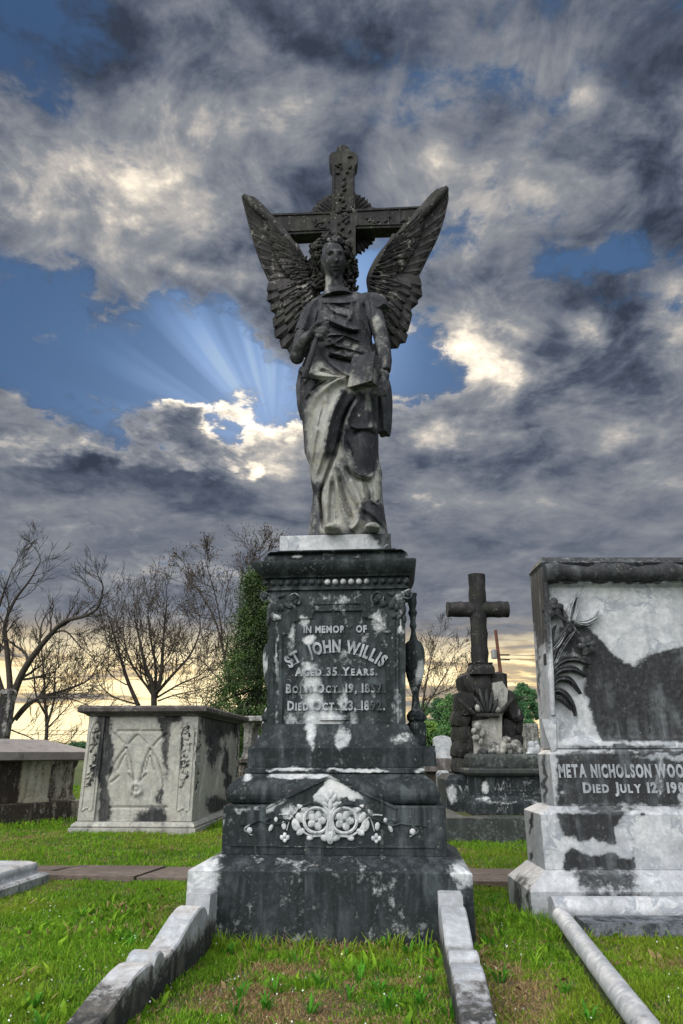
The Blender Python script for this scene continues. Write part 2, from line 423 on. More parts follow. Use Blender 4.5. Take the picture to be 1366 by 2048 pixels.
def flat(name, col, rough=.8, var=.3, scale=8, col2=None, bump=0, attr=None):
    m, t, b = new_mat(name)
    pos = t.node('ShaderNodeNewGeometry').outputs['Position']
    n = t.noise(pos, scale, 6, .6)
    c = t.mix(t.mr(n, .3, .7), tuple(x * (1 - var) for x in col), col2 or tuple(min(1, x * (1 + var)) for x in col))
    t.put(b.inputs['Base Color'], c); b.inputs['Roughness'].default_value = rough
    if bump:
        bn = t.node('ShaderNodeBump'); bn.inputs['Strength'].default_value = bump; bn.inputs['Distance'].default_value = .02; t.put(bn.inputs['Height'], n); t.l.new(bn.outputs[0], b.inputs['Normal'])
    return m
M_ped = stone('blackened_marble', white=(.66, .68, .71), grey=(.085, .105, .115), black=(.009, .0135, .0165), streak=.60, namp=.80, soft=.11, fine=.8)
M_ang = stone('statue_marble', bias=.05, white=(.42, .43, .40), grey=(.085, .09, .11), black=(.017, .018, .024), streak=.5, namp=.8, soft=.2, fine=.9, green=.0, lichen=.35, vein=.15, bump=.55, warm=.4)
M_moss = stone('mossy_dark_stone', white=(.40, .39, .36), grey=(.062, .058, .064), black=(.0115, .011, .0135), streak=.3, namp=1.0, green=.16, lichen=.7, bump=.7)
M_white = stone('clean_marble', white=(.56, .58, .62), grey=(.13, .145, .16), black=(.022, .023, .027), streak=.4, namp=.7, soft=.12, lichen=.25, vein=.8)
M_kerb = stone('kerb_marble', white=(.50, .53, .58), grey=(.16, .15, .14), streak=.35, namp=.6, lichen=.1, vein=.6)
M_tomb = stone('tomb_marble', white=(.44, .44, .41), grey=(.13, .13, .13), streak=.6, namp=.55, lichen=.1, vein=.5, warm=.15)
M_lid = stone('slate_lid_stone', white=(.26, .24, .24), grey=(.12, .11, .11), black=(.05, .045, .045), streak=.4, namp=.7, lichen=.1, vein=.2)
M_let = stone('raised_letter_marble', white=(.42, .45, .50), streak=.7, namp=.9, lichen=.0, vein=.1)

# ------------------------------------------------------------ ground
def grass_tone(x, y):
    """how dry the turf is, 0 green .. 1 straw"""
    px, py = proj(np.stack([x, y, np.zeros_like(x)], -1))
    d = fbm(x * 2.1 + 3, y * 2.1 + 8) * .75 + fbm(x * 9, y * 9) * .25
    dry = sstep(.55, .68, d) * .6
    for cx, cy, rx, ry, a in [(-.25, 2.80, .45, .40, .95), (-.05, 2.5, .5, .25, .8), (.62, 2.75, .10, .35, .75), (1.3, 3.0, .35, .18, .7), (-3.6, 6.6, 1.6, .5, .7), (-1.8, 5.6, .8, .3, .4), (1.55, 5.4, .6, .3, .45)]:
        dry = dry + a * np.exp(-((x - cx) / rx) ** 2 - ((y - cy) / ry) ** 2) * sstep(.30, .55, fbm(x * 7 + 1, y * 7))
    for cx, cy, rx, ry, a in [(-1.3, 2.7, .75, .8, .85), (.35, 2.65, .3, .4, .4), (.95, 2.5, .2, .4, .2), (-2.6, 4.2, .9, .5, .5)]:
        dry = dry - a * np.exp(-((x - cx) / rx) ** 2 - ((y - cy) / ry) ** 2)
    return np.clip(dry, 0, 1)
def ground():
    xs = np.concatenate([[-900, -300, -100, -40, -20, -12], np.arange(-8, 8.01, .1), [12, 20, 40, 100, 300, 900]])
    ys = np.concatenate([[-900, -200, -40, -8], np.arange(0, 16.01, .1), [20, 28, 40, 70, 120, 250, 900]])
    X, Y = np.meshgrid(xs, ys); near = np.exp(-((X / 9) ** 2 + ((Y - 6) / 9) ** 2) ** 2)
    Z = (fbm(X * 1.3, Y * 1.3) - .5) * .035 * near - .012 + np.clip(Y - 14, 0, 60) * -.004
    V = np.stack([X, Y, Z], -1).reshape(-1, 3)
    m, t, b = new_mat('turf_soil')
    pos = t.node('ShaderNodeNewGeometry').outputs['Position']
    at = t.node('ShaderNodeAttribute', attribute_name='dark').outputs['Fac']
    n = t.noise(pos, 30, 6, .7); n2_ = t.noise(pos, 4, 6, .6)
    g = t.mix(t.mr(n, .3, .7), (.025, .045, .008), (.07, .115, .018))
    d = t.mix(t.mr(n, .3, .7), (.06, .045, .02), (.16, .12, .055))
    t.put(b.inputs['Base Color'], t.mix(t.mr(t.math('ADD', at, t.math('MULTIPLY', t.math('SUBTRACT', n2_, .5), .5)), .2, .8), g, d)); b.inputs['Roughness'].default_value = .95
    bn = t.node('ShaderNodeBump'); bn.inputs['Strength'].default_value = .8; bn.inputs['Distance'].default_value = .03; t.put(bn.inputs['Height'], n); t.l.new(bn.outputs[0], b.inputs['Normal'])
    o = MB().add((V, quads(len(xs), len(ys)))).build('ground', m, dark=grass_tone(V[:, 0], V[:, 1]) * .9, angle=180)
    return tag(o, 'grassy cemetery ground reaching the horizon', None, kind='structure')
ground()
# ------------------------------------------------------------ paved path across the turf
def path_lines(x):      # far and near edge of the walk in depth
    return 5.19 - .05 * x, 4.71 - .078 * x
def make_path():
    m, t, b = new_mat('worn_paving')
    pos = t.node('ShaderNodeNewGeometry').outputs['Position']
    n = t.noise(pos, 12, 7, .65); n2_ = t.noise(pos, 90, 4, .6); n3_ = t.noise(pos, 1.7, 4, .5)
    c = t.mix(t.mr(n, .3, .7), (.075, .058, .050), (.17, .135, .115)); c = t.mix(t.mr(n3_, .45, .65), c, (.10, .075, .06)); c = t.mix(t.mr(n2_, .62, .75), c, (.03, .035, .02))
    t.put(b.inputs['Base Color'], c); b.inputs['Roughness'].default_value = .8
    bn = t.node('ShaderNodeBump'); bn.inputs['Strength'].default_value = .5; bn.inputs['Distance'].default_value = .01; t.put(bn.inputs['Height'], t.math('ADD', n, n2_)); t.l.new(bn.outputs[0], b.inputs['Normal'])
    mb = MB(); rg = random.Random(4); x = -6.0
    while x < 6:
        L = rg.uniform(.42, .75); f0, n0 = path_lines(x); f1, n1_ = path_lines(x + L); g = .010; sk = .10
        dz_ = rg.uniform(-.004, .004)
        rows = [(0, .5), (.5, 1)] if rg.random() < .35 else [(0, 1)]
        for a, c_ in rows:
            q = [(x + g, n0 + (f0 - n0) * a + g), (x + L - g, n1_ + (f1 - n1_) * a + g), (x + L - g + sk * c_, n1_ + (f1 - n1_) * c_ - g), (x + g + sk * c_, n0 + (f0 - n0) * c_ - g)]
            V = [(u, v, .012 + dz_) for u, v in q] + [(u, v, -.04) for u, v in q]
            mb.add((np.array(V), [(0, 1, 2, 3), (0, 4, 5, 1), (1, 5, 6, 2), (2, 6, 7, 3), (3, 7, 4, 0)]))
        x += L
    tag(mb.build('path', m, angle=20), 'narrow walk of worn brown paving slabs crossing the grass', None, kind='structure')
make_path()

# ------------------------------------------------------------ main pedestal
YC = 3.72; YAW = rad(-4.5)
def tier(xl, xr, y, yc=YC, shrink=.19):
    Y = yc - .3
    for _ in range(40):
        p = P(683, y, Y); D_ = Y * CT + (p.z - H) * ST; hw = (xr - xl) * D_ / F / 2; Y = yc - max(hw - shrink, .05)
    cx = ((xl + xr) / 2 - 683) * D_ / F
    return (cx, yc, hw, max(hw - shrink, .05), p.z)
ped = thing('monument_pedestal', 'tall blackened marble pedestal with raised inscription and gabled base, the angel standing on it', 'pedestal', tuple(Vector((tier(444, 894, 1700)[0], YC, 0))), rotz=YAW)
s_ped = stain_map([
    ('e', 410, 1790, 38, 60, .10), ('e', 400, 1735, 50, 25, .15), ('e', 940, 1735, 26, 30, .25), ('e', 935, 1785, 10, 30, .45),
    ('e', 560, 1800, 110, 30, .74), ('e', 700, 1850, 170, 30, .72), ('e', 800, 1795, 90, 16, .74), ('p', [(470, 1716), (890, 1716), (925, 1740), (450, 1740)], .76, 3),
    ('e', 820, 1860, 60, 14, .62), ('e', 470, 1800, 20, 40, .80), ('e', 860, 1800, 30, 60, .88), ('e', 700, 1770, 60, 12, .85)], .755)
m_ = MB(); R_ = []
x0, _, hx0, hy0, zt = tier(386, 957, 1743)
m_.add(rect_loft([(x0, YC, hx0, hy0, -.1), (x0, YC, hx0, hy0, zt - .004), (x0, YC, hx0 - .004, hy0 - .004, zt), tier(449, 905, 1711)], .014))
m_.build('plinth', M_ped, ped, dark=s_ped)
# block with the gable and the roll above it
s_blk = stain_map([('e', 620, 1552, 45, 7, .05), ('e', 580, 1552, 30, 8, .1), ('e', 500, 1552, 10, 12, .1), ('e', 520, 1540, 20, 5, .3), ('e', 448, 1650, 5, 60, .5), ('e', 505, 1620, 30, 5, .45),
                   ('e', 600, 1539, 50, 4, .0), ('e', 735, 1539, 60, 4, .0), ('e', 840, 1538, 16, 4, .1), ('e', 700, 1568, 120, 12, .75), ('e', 820, 1570, 40, 22, .72)], .86)
b0 = tier(450, 905, 1711); b1 = tier(450, 905, 1612); bz = b0[4] + .002
m_ = MB().add(rect_loft([(b0[0], YC, b0[2], b0[3], bz), (b0[0], YC, b0[2], b0[3], b1[4] - .006), (b0[0], YC, b0[2] - .006, b0[3] - .006, b1[4]), (b1[0], YC, b1[2] - .05, b1[3] - .05, b1[4] + .003)], .013))
m_.build('base_block', M_ped, ped, dark=s_blk)
roll = [(478, 868, 1611), (466, 880, 1607), (460, 887, 1599), (458, 890, 1590), (460, 888, 1580), (466, 882, 1570), (476, 873, 1561), (488, 861, 1553), (498, 852, 1547)]
tr = [tier(*r) for r in roll]; tr[0] = (tr[0][0], YC, tr[0][2], tr[0][3], tr[0][4] + .002)
MB().add(rect_loft(tr, .013, resz=.008)).build('roll_moulding', M_ped, ped, dark=s_blk)
t3 = [tier(497, 853, 1545), tier(495, 856, 1545), tier(495, 856, 1538), tier(503, 850, 1535)]
t3[0] = (t3[0][0], YC, t3[0][2], t3[0][3], tr[-1][4] + .002); t3[1] = (t3[1][0], YC, t3[1][2], t3[1][3], tr[-1][4] + .003)
t4 = [tier(505, 850, 1534), tier(505, 850, 1496), tier(512, 843, 1488), tier(526, 830, 1468), tier(534, 819, 1448)]
m_ = MB().add(rect_loft(t3, .013, resz=.006)).add(rect_loft([(t4[0][0], YC, t4[0][2], t4[0][3], t3[-1][4] + .002)] + t4[1:], .013))
s_low = stain_map([('e', 590, 1540, 50, 4, .0), ('e', 730, 1540, 60, 4, .0), ('e', 846, 1540, 10, 5, .1), ('e', 500, 1460, 10, 20, .8), ('p', [(612, 1440), (640, 1440), (634, 1500), (628, 1500)], .1, 4), ('e', 690, 1475, 16, 22, .3), ('e', 808, 1478, 22, 12, .5)], .88)
m_.build('stepped_base', M_ped, ped, dark=s_low)
# die with chamfered look, arched panel line and vertical edge fillets
YF = YC - tier(538, 816, 1300)[3]
d0 = tier(537, 816, 1446); d1 = tier(541, 815, 1180)
white_run = [('p', [(610, 1318), (645, 1318), (650, 1340), (646, 1400), (640, 1500), (628, 1500), (612, 1440), (608, 1380)], .04, 6), ('e', 622, 1280, 11, 9, .02), ('e', 680, 1345, 8, 30, .3), ('e', 690, 1390, 9, 30, .25), ('e', 665, 1440, 28, 22, .15), ('e', 712, 1445, 10, 30, .35),
             ('e', 612, 1242, 10, 12, .2), ('e', 590, 1262, 8, 16, .4), ('e', 765, 1245, 14, 22, .48), ('e', 800, 1420, 8, 60, .42), ('e', 588, 1450, 14, 40, .52), ('e', 804, 1250, 3, 20, .3), ('e', 557, 1350, 3, 90, .42), ('e', 655, 1200, 70, 12, .62), ('e', 745, 1430, 8, 60, .52), ('e', 700, 1300, 60, 80, .72)]
s_die = stain_map(white_run, .76)
def die_disp(V):
    V = V.copy(); px, py = proj(V); fr = V[:, 1] < YF + .02
    d = np.zeros(len(V))
    arch = [(568, 1486), (568, 1268), (580, 1266), (588, 1246), (606, 1236), (630, 1236), (632, 1222), (730, 1222), (732, 1236), (752, 1238), (768, 1248), (776, 1266), (788, 1268), (788, 1486)]
    ins = in_poly(px, py, arch); dd, _, _ = seg_dist(px, py, arch)
    d = np.where(ins, .010 * sstep(0, 2.2, dd), 0)
    for xx in (553, 560, 797, 804): d += .006 * np.exp(-((px - xx) / 1.2) ** 2) * sstep(1236, 1242, py)
    bar = ((px > 646) & (px < 702) & (py > 1433) & (py < 1440)); d = np.where(bar, -.004, d)
    bar = ((px > 632) & (px < 728) & (py > 1208) & (py < 1219)); d = np.where(bar, .006, d)
    V[:, 1] += np.where(fr, d, 0); return V
V, Fc = rect_loft([(d0[0], YC, d0[2], d0[3], t4[-1][4] + .001), (d1[0], YC, d1[2], d1[3], d1[4])], .0062, disp=die_disp)
MB().add((V, Fc)).build('die', M_ped, ped, dark=s_die)
# inscription, raised letters
def inscription(lines, Y, mat, parent, depth=.010, dark=None, name='inscription', bold=.042):
    for it in lines:
        mb = MB()
        txt, cx, base, cap, width = it[:5]; arc = it[5] if len(it) > 5 else None
        k = (P(cx + 1, base, Y) - P(cx, base, Y)).x; kz = (P(cx, base - 1, Y) - P(cx, base, Y)).z
        V, Fc = text_vf(txt, 1.0, depth, bold, 1.0, .80)
        V[:, 2] *= cap * kz / .70; V[:, 0] *= width * k / (V[:, 0].max() - V[:, 0].min())
        c = P(cx, base, Y); ns = 40; xs_ = np.linspace(V[:, 0].min(), V[:, 0].max(), ns); bar_ = np.concatenate([np.column_stack([xs_, np.full(ns, depth / 2 - .001), np.full(ns, zz_)]) for zz_ in (.001, .004)]); nb_ = len(V); V = np.concatenate([V, bar_]); Fc = Fc + [(nb_ + i, nb_ + i + 1, nb_ + ns + i + 1, nb_ + ns + i) for i in range(ns - 1)]
        if arc:
            Rr = arc * k; th = V[:, 0] / Rr; r = Rr + V[:, 2]
            V = np.column_stack([r * np.sin(th), V[:, 1], r * np.cos(th) - Rr])
        mb.add((V + np.array(c), Fc)); mb.build(name, mat, parent, dark=dark, angle=30)
s_let = stain_map([('e', 705, 1265, 14, 14, .75), ('e', 595, 1375, 20, 12, .62), ('e', 585, 1312, 12, 12, .6), ('e', 760, 1375, 22, 14, .62), ('e', 760, 1412, 18, 14, .62), ('e', 700, 1300, 22, 10, .5), ('e', 765, 1340, 14, 10, .5)], .26)
inscription([('IN MEMORY OF', 675, 1265, 13, 127), ('ST. JOHN WILLIS', 676, 1304, 24, 196, 150), ('Aged 35 Years.', 677, 1351, 16, 166), ('Born Oct. 19, 1857.', 676, 1385, 17, 200), ('Died Oct. 23, 1892.', 677, 1420, 18, 196)], YF + .008, M_let, ped, dark=s_let)
# frieze with beads, cornice, stepped roof
f0 = tier(536, 822, 1180); f1 = tier(536, 822, 1156)
m_ = MB().add(rect_loft([(f0[0], YC, f0[2], f0[3], d1[4] + .001), (f0[0], YC, f0[2], f0[3], f0[4] + .012), (f0[0], YC, f0[2] - .012, f0[3] - .012, f0[4] + .018), (f1[0], YC, f0[2] - .012, f0[3] - .012, f1[4] + .01)], .02, resz=.01))
m_.build('frieze', M_ped, ped, dark=.9)
bd = MB(); yb = YC - f0[3] + .008; zb = (P(600, 1164, yb)).z
for i in range(19):
    x = P(534, 1164, yb).x + i * (P(818, 1164, yb).x - P(534, 1164, yb).x) / 18
    bd.add(ellipsoid((x, yb, zb), (.0165, .0165, .0165), nu=10, nv=7), .35 if 7 < i < 14 else .8)
for i in range(1, 11): bd.add(ellipsoid((f0[0] + f0[2] - .006, yb + i * .04, zb), (.0165, .0165, .0165), nu=10, nv=7), .8)
bd.build('bead_row', M_ped, ped)
cr = [(531, 824, 1153), (530, 826, 1150), (524, 829, 1146), (517, 833, 1140), (511, 836, 1133), (508, 838, 1127), (507, 839, 1124), (507, 839, 1121), (514, 834, 1119)]
cr = [(x + 1, x2, y) for x, x2, y in cr]
tc_ = [tier(*r) for r in cr]
MB().add(rect_loft(tc_, .013, resz=.008)).build('cornice', M_ped, ped, dark=.97)
rr = [(533, 822, 1121), (534, 822, 1112), (538, 818, 1107), (546, 810, 1104), (560, 797, 1103), (560, 797, 1099)]
tr2 = [tier(*r, shrink=.16) for r in rr[:3]] + [tier(*r, shrink=.10) for r in rr[3:]]; tr2[0] = (tr2[0][0], YC, tr2[0][2], tr2[0][3], tc_[-1][4] + .001)
for i in range(1, len(tr2)):
    if tr2[i][4] <= tr2[i - 1][4]: tr2[i] = (*tr2[i][:4], tr2[i - 1][4] + .006)
MB().add(rect_loft(tr2, .013, resz=.008)).build('stepped_top', M_ped, ped, dark=stain_map([('e', 600, 1110, 8, 3, .3), ('e', 765, 1105, 10, 3, .3), ('e', 720, 1112, 8, 3, .4)], .83))
TOPZ = tr2[-1][4]
s0 = tier(564, 788, 1101, shrink=.10); s1 = tier(564, 788, 1069, shrink=.10)
MB().add(rect_loft([(s0[0], YC, s0[2], s0[3], TOPZ + .002), (s0[0], YC, s0[2], s0[3], s1[4] - .003), (s0[0], YC, s0[2] - .003, s0[3] - .003, s1[4])], .012)).build('statue_plinth', M_white, ped, dark=stain_map([('p', [(748, 1060), (795, 1060), (795, 1106), (770, 1100), (762, 1088), (752, 1078)], .95, 4), ('e', 776, 1092, 12, 3, .3)], .06), label='clean white marble slab stained black at its right end')
SLABZ = s1[4]
# gable with carved scrolls
YG = YC - b0[3]
apex, gl_, gr_ = (672, 1549), (541, 1613), (803, 1613)
gp = [(541, 1700), (541, 1613), (672, 1549), (803, 1613), (803, 1700)]
white_g = [('p', [(640, 1590), (672, 1552), (738, 1592), (737, 1600), (700, 1596), (690, 1600), (655, 1606), (640, 1603)], .0, 2), ('p', [(541, 1612), (587, 1588), (588, 1600), (541, 1630)], .05, 2), ('p', [(575, 1612), (620, 1606), (655, 1606), (665, 1600), (690, 1600), (750, 1618), (758, 1650), (730, 1668), (700, 1675), (680, 1690), (655, 1675), (600, 1655), (570, 1650)], .42, 6), ('e', 610, 1699, 45, 4, .15), ('e', 660, 1697, 12, 4, .3), ('e', 685, 1697, 8, 5, .2), ('e', 755, 1699, 20, 5, .2)]
s_gab = stain_map(white_g, .88)
gx0, gx1 = P(541, 1650, YG).x, P(803, 1650, YG).x; za, zs, zb_ = P(672, 1549, YG).z, P(672, 1613, YG).z, P(672, 1640, YG).z
def gable(y0, y1, inset, ztop_off=0.0, res=.007):
    n = int((gx1 - gx0 - 2 * inset) / res); mrows = 40; V = []
    xs = np.linspace(gx0 + inset, gx1 - inset, n); xm = (gx0 + gx1) / 2 + .003
    top = zs + (za - zs) * (1 - np.abs(xs - xm) / ((gx1 - gx0) / 2)) - ztop_off
    for yy in (y0,):
        for j in range(mrows): V.append(np.column_stack([xs, np.full(n, yy), zb_ + .002 + inset * .6 + (top - zb_ - .002 - inset * .6) * j / (mrows - 1)]))
    V.append(np.column_stack([xs, np.full(n, y1), top])); V = np.concatenate(V)
    F_ = quads(n, mrows + 1)
    side = len(V); L = [(xs[0], y1, zb_ + .002), (xs[-1], y1, zb_ + .002)]
    V = np.concatenate([V, L]); left = [j * n for j in range(mrows)] + [mrows * n, side]; right = [j * n + n - 1 for j in range(mrows)] + [mrows * n + n - 1, side + 1]
    F_.append(tuple(left)); F_.append(tuple(right[::-1]))
    return V, F_
g_ = MB().add(gable(YG - .003, YG + .12, 0))
gab = g_.build('gable', M_ped, ped, dark=s_gab)
# narrow raised rim along the slopes
rm = MB()
for a, b_ in (((541, 1617), (672, 1553)), ((672, 1553), (803, 1617))):
    rm.add(tube([P(*a, YG - .005), P((a[0] + b_[0]) / 2, (a[1] + b_[1]) / 2, YG - .005), P(*b_, YG - .005)], .006, 6))
rm.add(tube([P(470, 1693, YG - .001), P(672, 1693, YG - .001), P(880, 1693, YG - .001)], .005, 6))
rm.build('gable_rim', M_ped, ped, dark=s_gab)
YR = YG - .005
def vine(mb, pts, r=.006, dark=None, Y=YR, taper=True):
    q = smooth_line(pts, 6); k = len(q)
    mb.add(tube([P(a, b_, Y) for a, b_ in q], [r * (1 - .55 * i / k if taper else 1) for i in range(k)], 6, flat=.9), dark)
def petal(mb, x, y, rx, ry, ang, dark=None, Y=YR, th=.008):
    c = P(x, y, Y); k = (P(x + 1, y, Y) - c).x
    th *= .75; mb.add(ellipsoid(c, (rx * k, th, ry * k), Matrix.Rotation(rad(ang), 3, 'Y'), 12, 8), dark)
sc = MB(); W0, B0 = .26, .8
for sgn in (-1, 1):
    X = lambda x: 672 + sgn * (x - 672)
    for a in range(3):                                                                         # volutes round the flowers
        th0 = [(X(672 + 4), 1662 - a * 0), (X(684), 1672), (X(708), 1668 - a), (X(722), 1650), (X(716), 1626), (X(696), 1616), (X(680), 1624), (X(676), 1640), (X(684), 1656), (X(700), 1662)]
    vine(sc, [(X(700) + 25 * math.cos(q_ * .35) * sgn, 1641 + 25 * math.sin(q_ * .35)) for q_ in range(19)], .0085, W0, taper=False); vine(sc, [(X(674), 1676), (X(690), 1672), (X(712), 1672), (X(730), 1660), (X(740), 1644), (X(756), 1630), (X(776), 1630)], .007, .3)
    vine(sc, [(X(690), 1612), (X(708), 1607), (X(728), 1612), (X(742), 1622), (X(752), 1632), (X(772), 1642), (X(796), 1650), (X(812), 1646), (X(828), 1648), (X(846), 1650), (X(862), 1652)] if sgn > 0 else
         [(X(690), 1612), (X(708), 1607), (X(724), 1612), (X(738), 1624), (X(752), 1640), (X(772), 1648), (X(796), 1648), (X(815), 1642), (X(835), 1650), (X(855), 1650)], .0075, B0)
    vine(sc, [(X(742), 1622), (X(752), 1636), (X(757), 1650), (X(760), 1662)], .005, .4)
    vine(sc, [(X(835), 1650), (X(846), 1660), (X(838), 1668), (X(830), 1672)], .005, .4)
    vine(sc, [(X(672), 1682), (X(678), 1660), (X(674), 1630), (X(684), 1612), (X(694), 1604)], .011, W0)
    for (x, y, rx, ry, an, dk) in [(718, 1622, 15, 6, -20, W0), (736, 1634, 13, 6, -52, W0), (728, 1618, 14, 5, -35, .1), (742, 1650, 8, 12, 15, W0), (732, 1664, 9, 6, 30, W0), (713, 1676, 7, 5, 10, .1), (752, 1626, 8, 5, 50, .5),
                                   (766, 1652, 5, 8, 10, .3), (764, 1671, 4, 5, 0, W0), (770, 1676, 4, 5, 20, W0), (758, 1676, 4, 5, -20, W0), (764, 1682, 4, 4, 0, W0), (792, 1656, 4, 8, -25, .2), (800, 1640, 6, 4, 30, .7), (782, 1640, 4, 5, 0, .2), (836, 1662, 6, 6, 0, .05)]:
        petal(sc, X(x), y, rx, ry, an * sgn, dk)
    cx, cy = X(700), 1641
    for k in range(5):
        an = 360 / 5 * k + 20; petal(sc, cx + 10.5 * math.sin(rad(an)), cy - 10.5 * math.cos(rad(an)), 7.5, 9.5, an, .20, th=.010)
    petal(sc, cx, cy, 4, 4, 0, .5, th=.016)
for (x, y, rx, ry, an) in [(672, 1588, 6, 9, 0), (665, 1597, 5, 9, -30), (679, 1597, 5, 9, 30), (672, 1610, 5, 12, 0), (661, 1609, 5, 8, -60), (683, 1609, 5, 8, 60), (672, 1676, 8, 12, 0), (660, 1676, 9, 6, 25), (684, 1676, 9, 6, -25), (672, 1668, 12, 6, 0), (672, 1640, 5, 26, 0)]: petal(sc, x, y, rx, ry, an, W0, th=.011)
sc.build('scroll_carving', M_ped, ped)
# leafy corner capitals on the die
for sgn, name in ((-1, 'corner_leaf'), (1, 'corner_leaf')):
    ca = MB(); X = (lambda x: x) if sgn < 0 else (lambda x: 1354 - x)
    Yk = YF - .006
    for (x, y, rx, ry, an, th) in [(533, 1190, 9, 10, 0, .03), (550, 1196, 16, 9, 35, .016), (562, 1207, 16, 8, 55, .014), (553, 1212, 8, 14, -20, .014), (590, 1196, 12, 9, -15, .02), (598, 1203, 8, 7, 20, .018), (580, 1210, 10, 5, 30, .012), (548, 1228, 14, 6, 60, .014), (544, 1218, 7, 14, 10, .018), (566, 1190, 10, 5, -20, .014), (585, 1206, 7, 4, 60, .01), (556, 1232, 12, 5, 25, .012), (540, 1240, 4, 9, 0, .014)]:
        petal(ca, X(x), y, rx, ry, an * -sgn, .72 if (x + y) % 3 else .55, Yk, th)
    vine(ca, [(X(602), 1208), (X(606), 1196), (X(596), 1186), (X(584), 1190), (X(582), 1200), (X(590), 1204)], .006, .55, Yk - .012)
    vine(ca, [(X(540), 1186), (X(530), 1182), (X(525), 1190), (X(530), 1199), (X(540), 1197), (X(541), 1190)], .007, .55, Yk - .016)
    ca.build(name, M_ped, ped)
# urn shaped balusters on both flanks
for sx, cxp in ((1, 833), (-1, 537)):
    uy = YC + .02; k = (P(cxp + 1, 1330, uy) - P(cxp, 1330, uy)).x; c = P(cxp, 1490, uy)
    zq = lambda y: P(cxp, y, uy).z
    pr = [(14, 1492), (17, 1490), (17, 1448), (13, 1444), (17, 1440), (18, 1432), (15, 1426), (9, 1420), (7, 1405), (6, 1392), (7, 1385), (11, 1372), (16, 1352), (19, 1330), (20, 1312), (19, 1298), (15, 1288), (8, 1282), (5, 1270), (4, 1262), (7, 1254), (5, 1246), (6, 1236), (9, 1228), (6, 1220), (9, 1208), (8, 1198), (10, 1190)]
    sc_ = 1.0 if sx > 0 else .92
    ub = MB().add(lathe([(r * k * sc_ * 1.05, zq(y) - zq(1492)) for r, y in pr], (c.x, uy, zq(1492)), 24))
    ub.add(rect_loft([(c.x, uy, .09, .12, t3[-1][4] + .003), (c.x, uy, .085, .12, zq(1492))], .03))
    ub.build('flank_urn', M_ped, ped, dark=stain_map([('e', 840, 1345, 9, 22, .1), ('e', 527, 1330, 5, 30, .3)], .72))
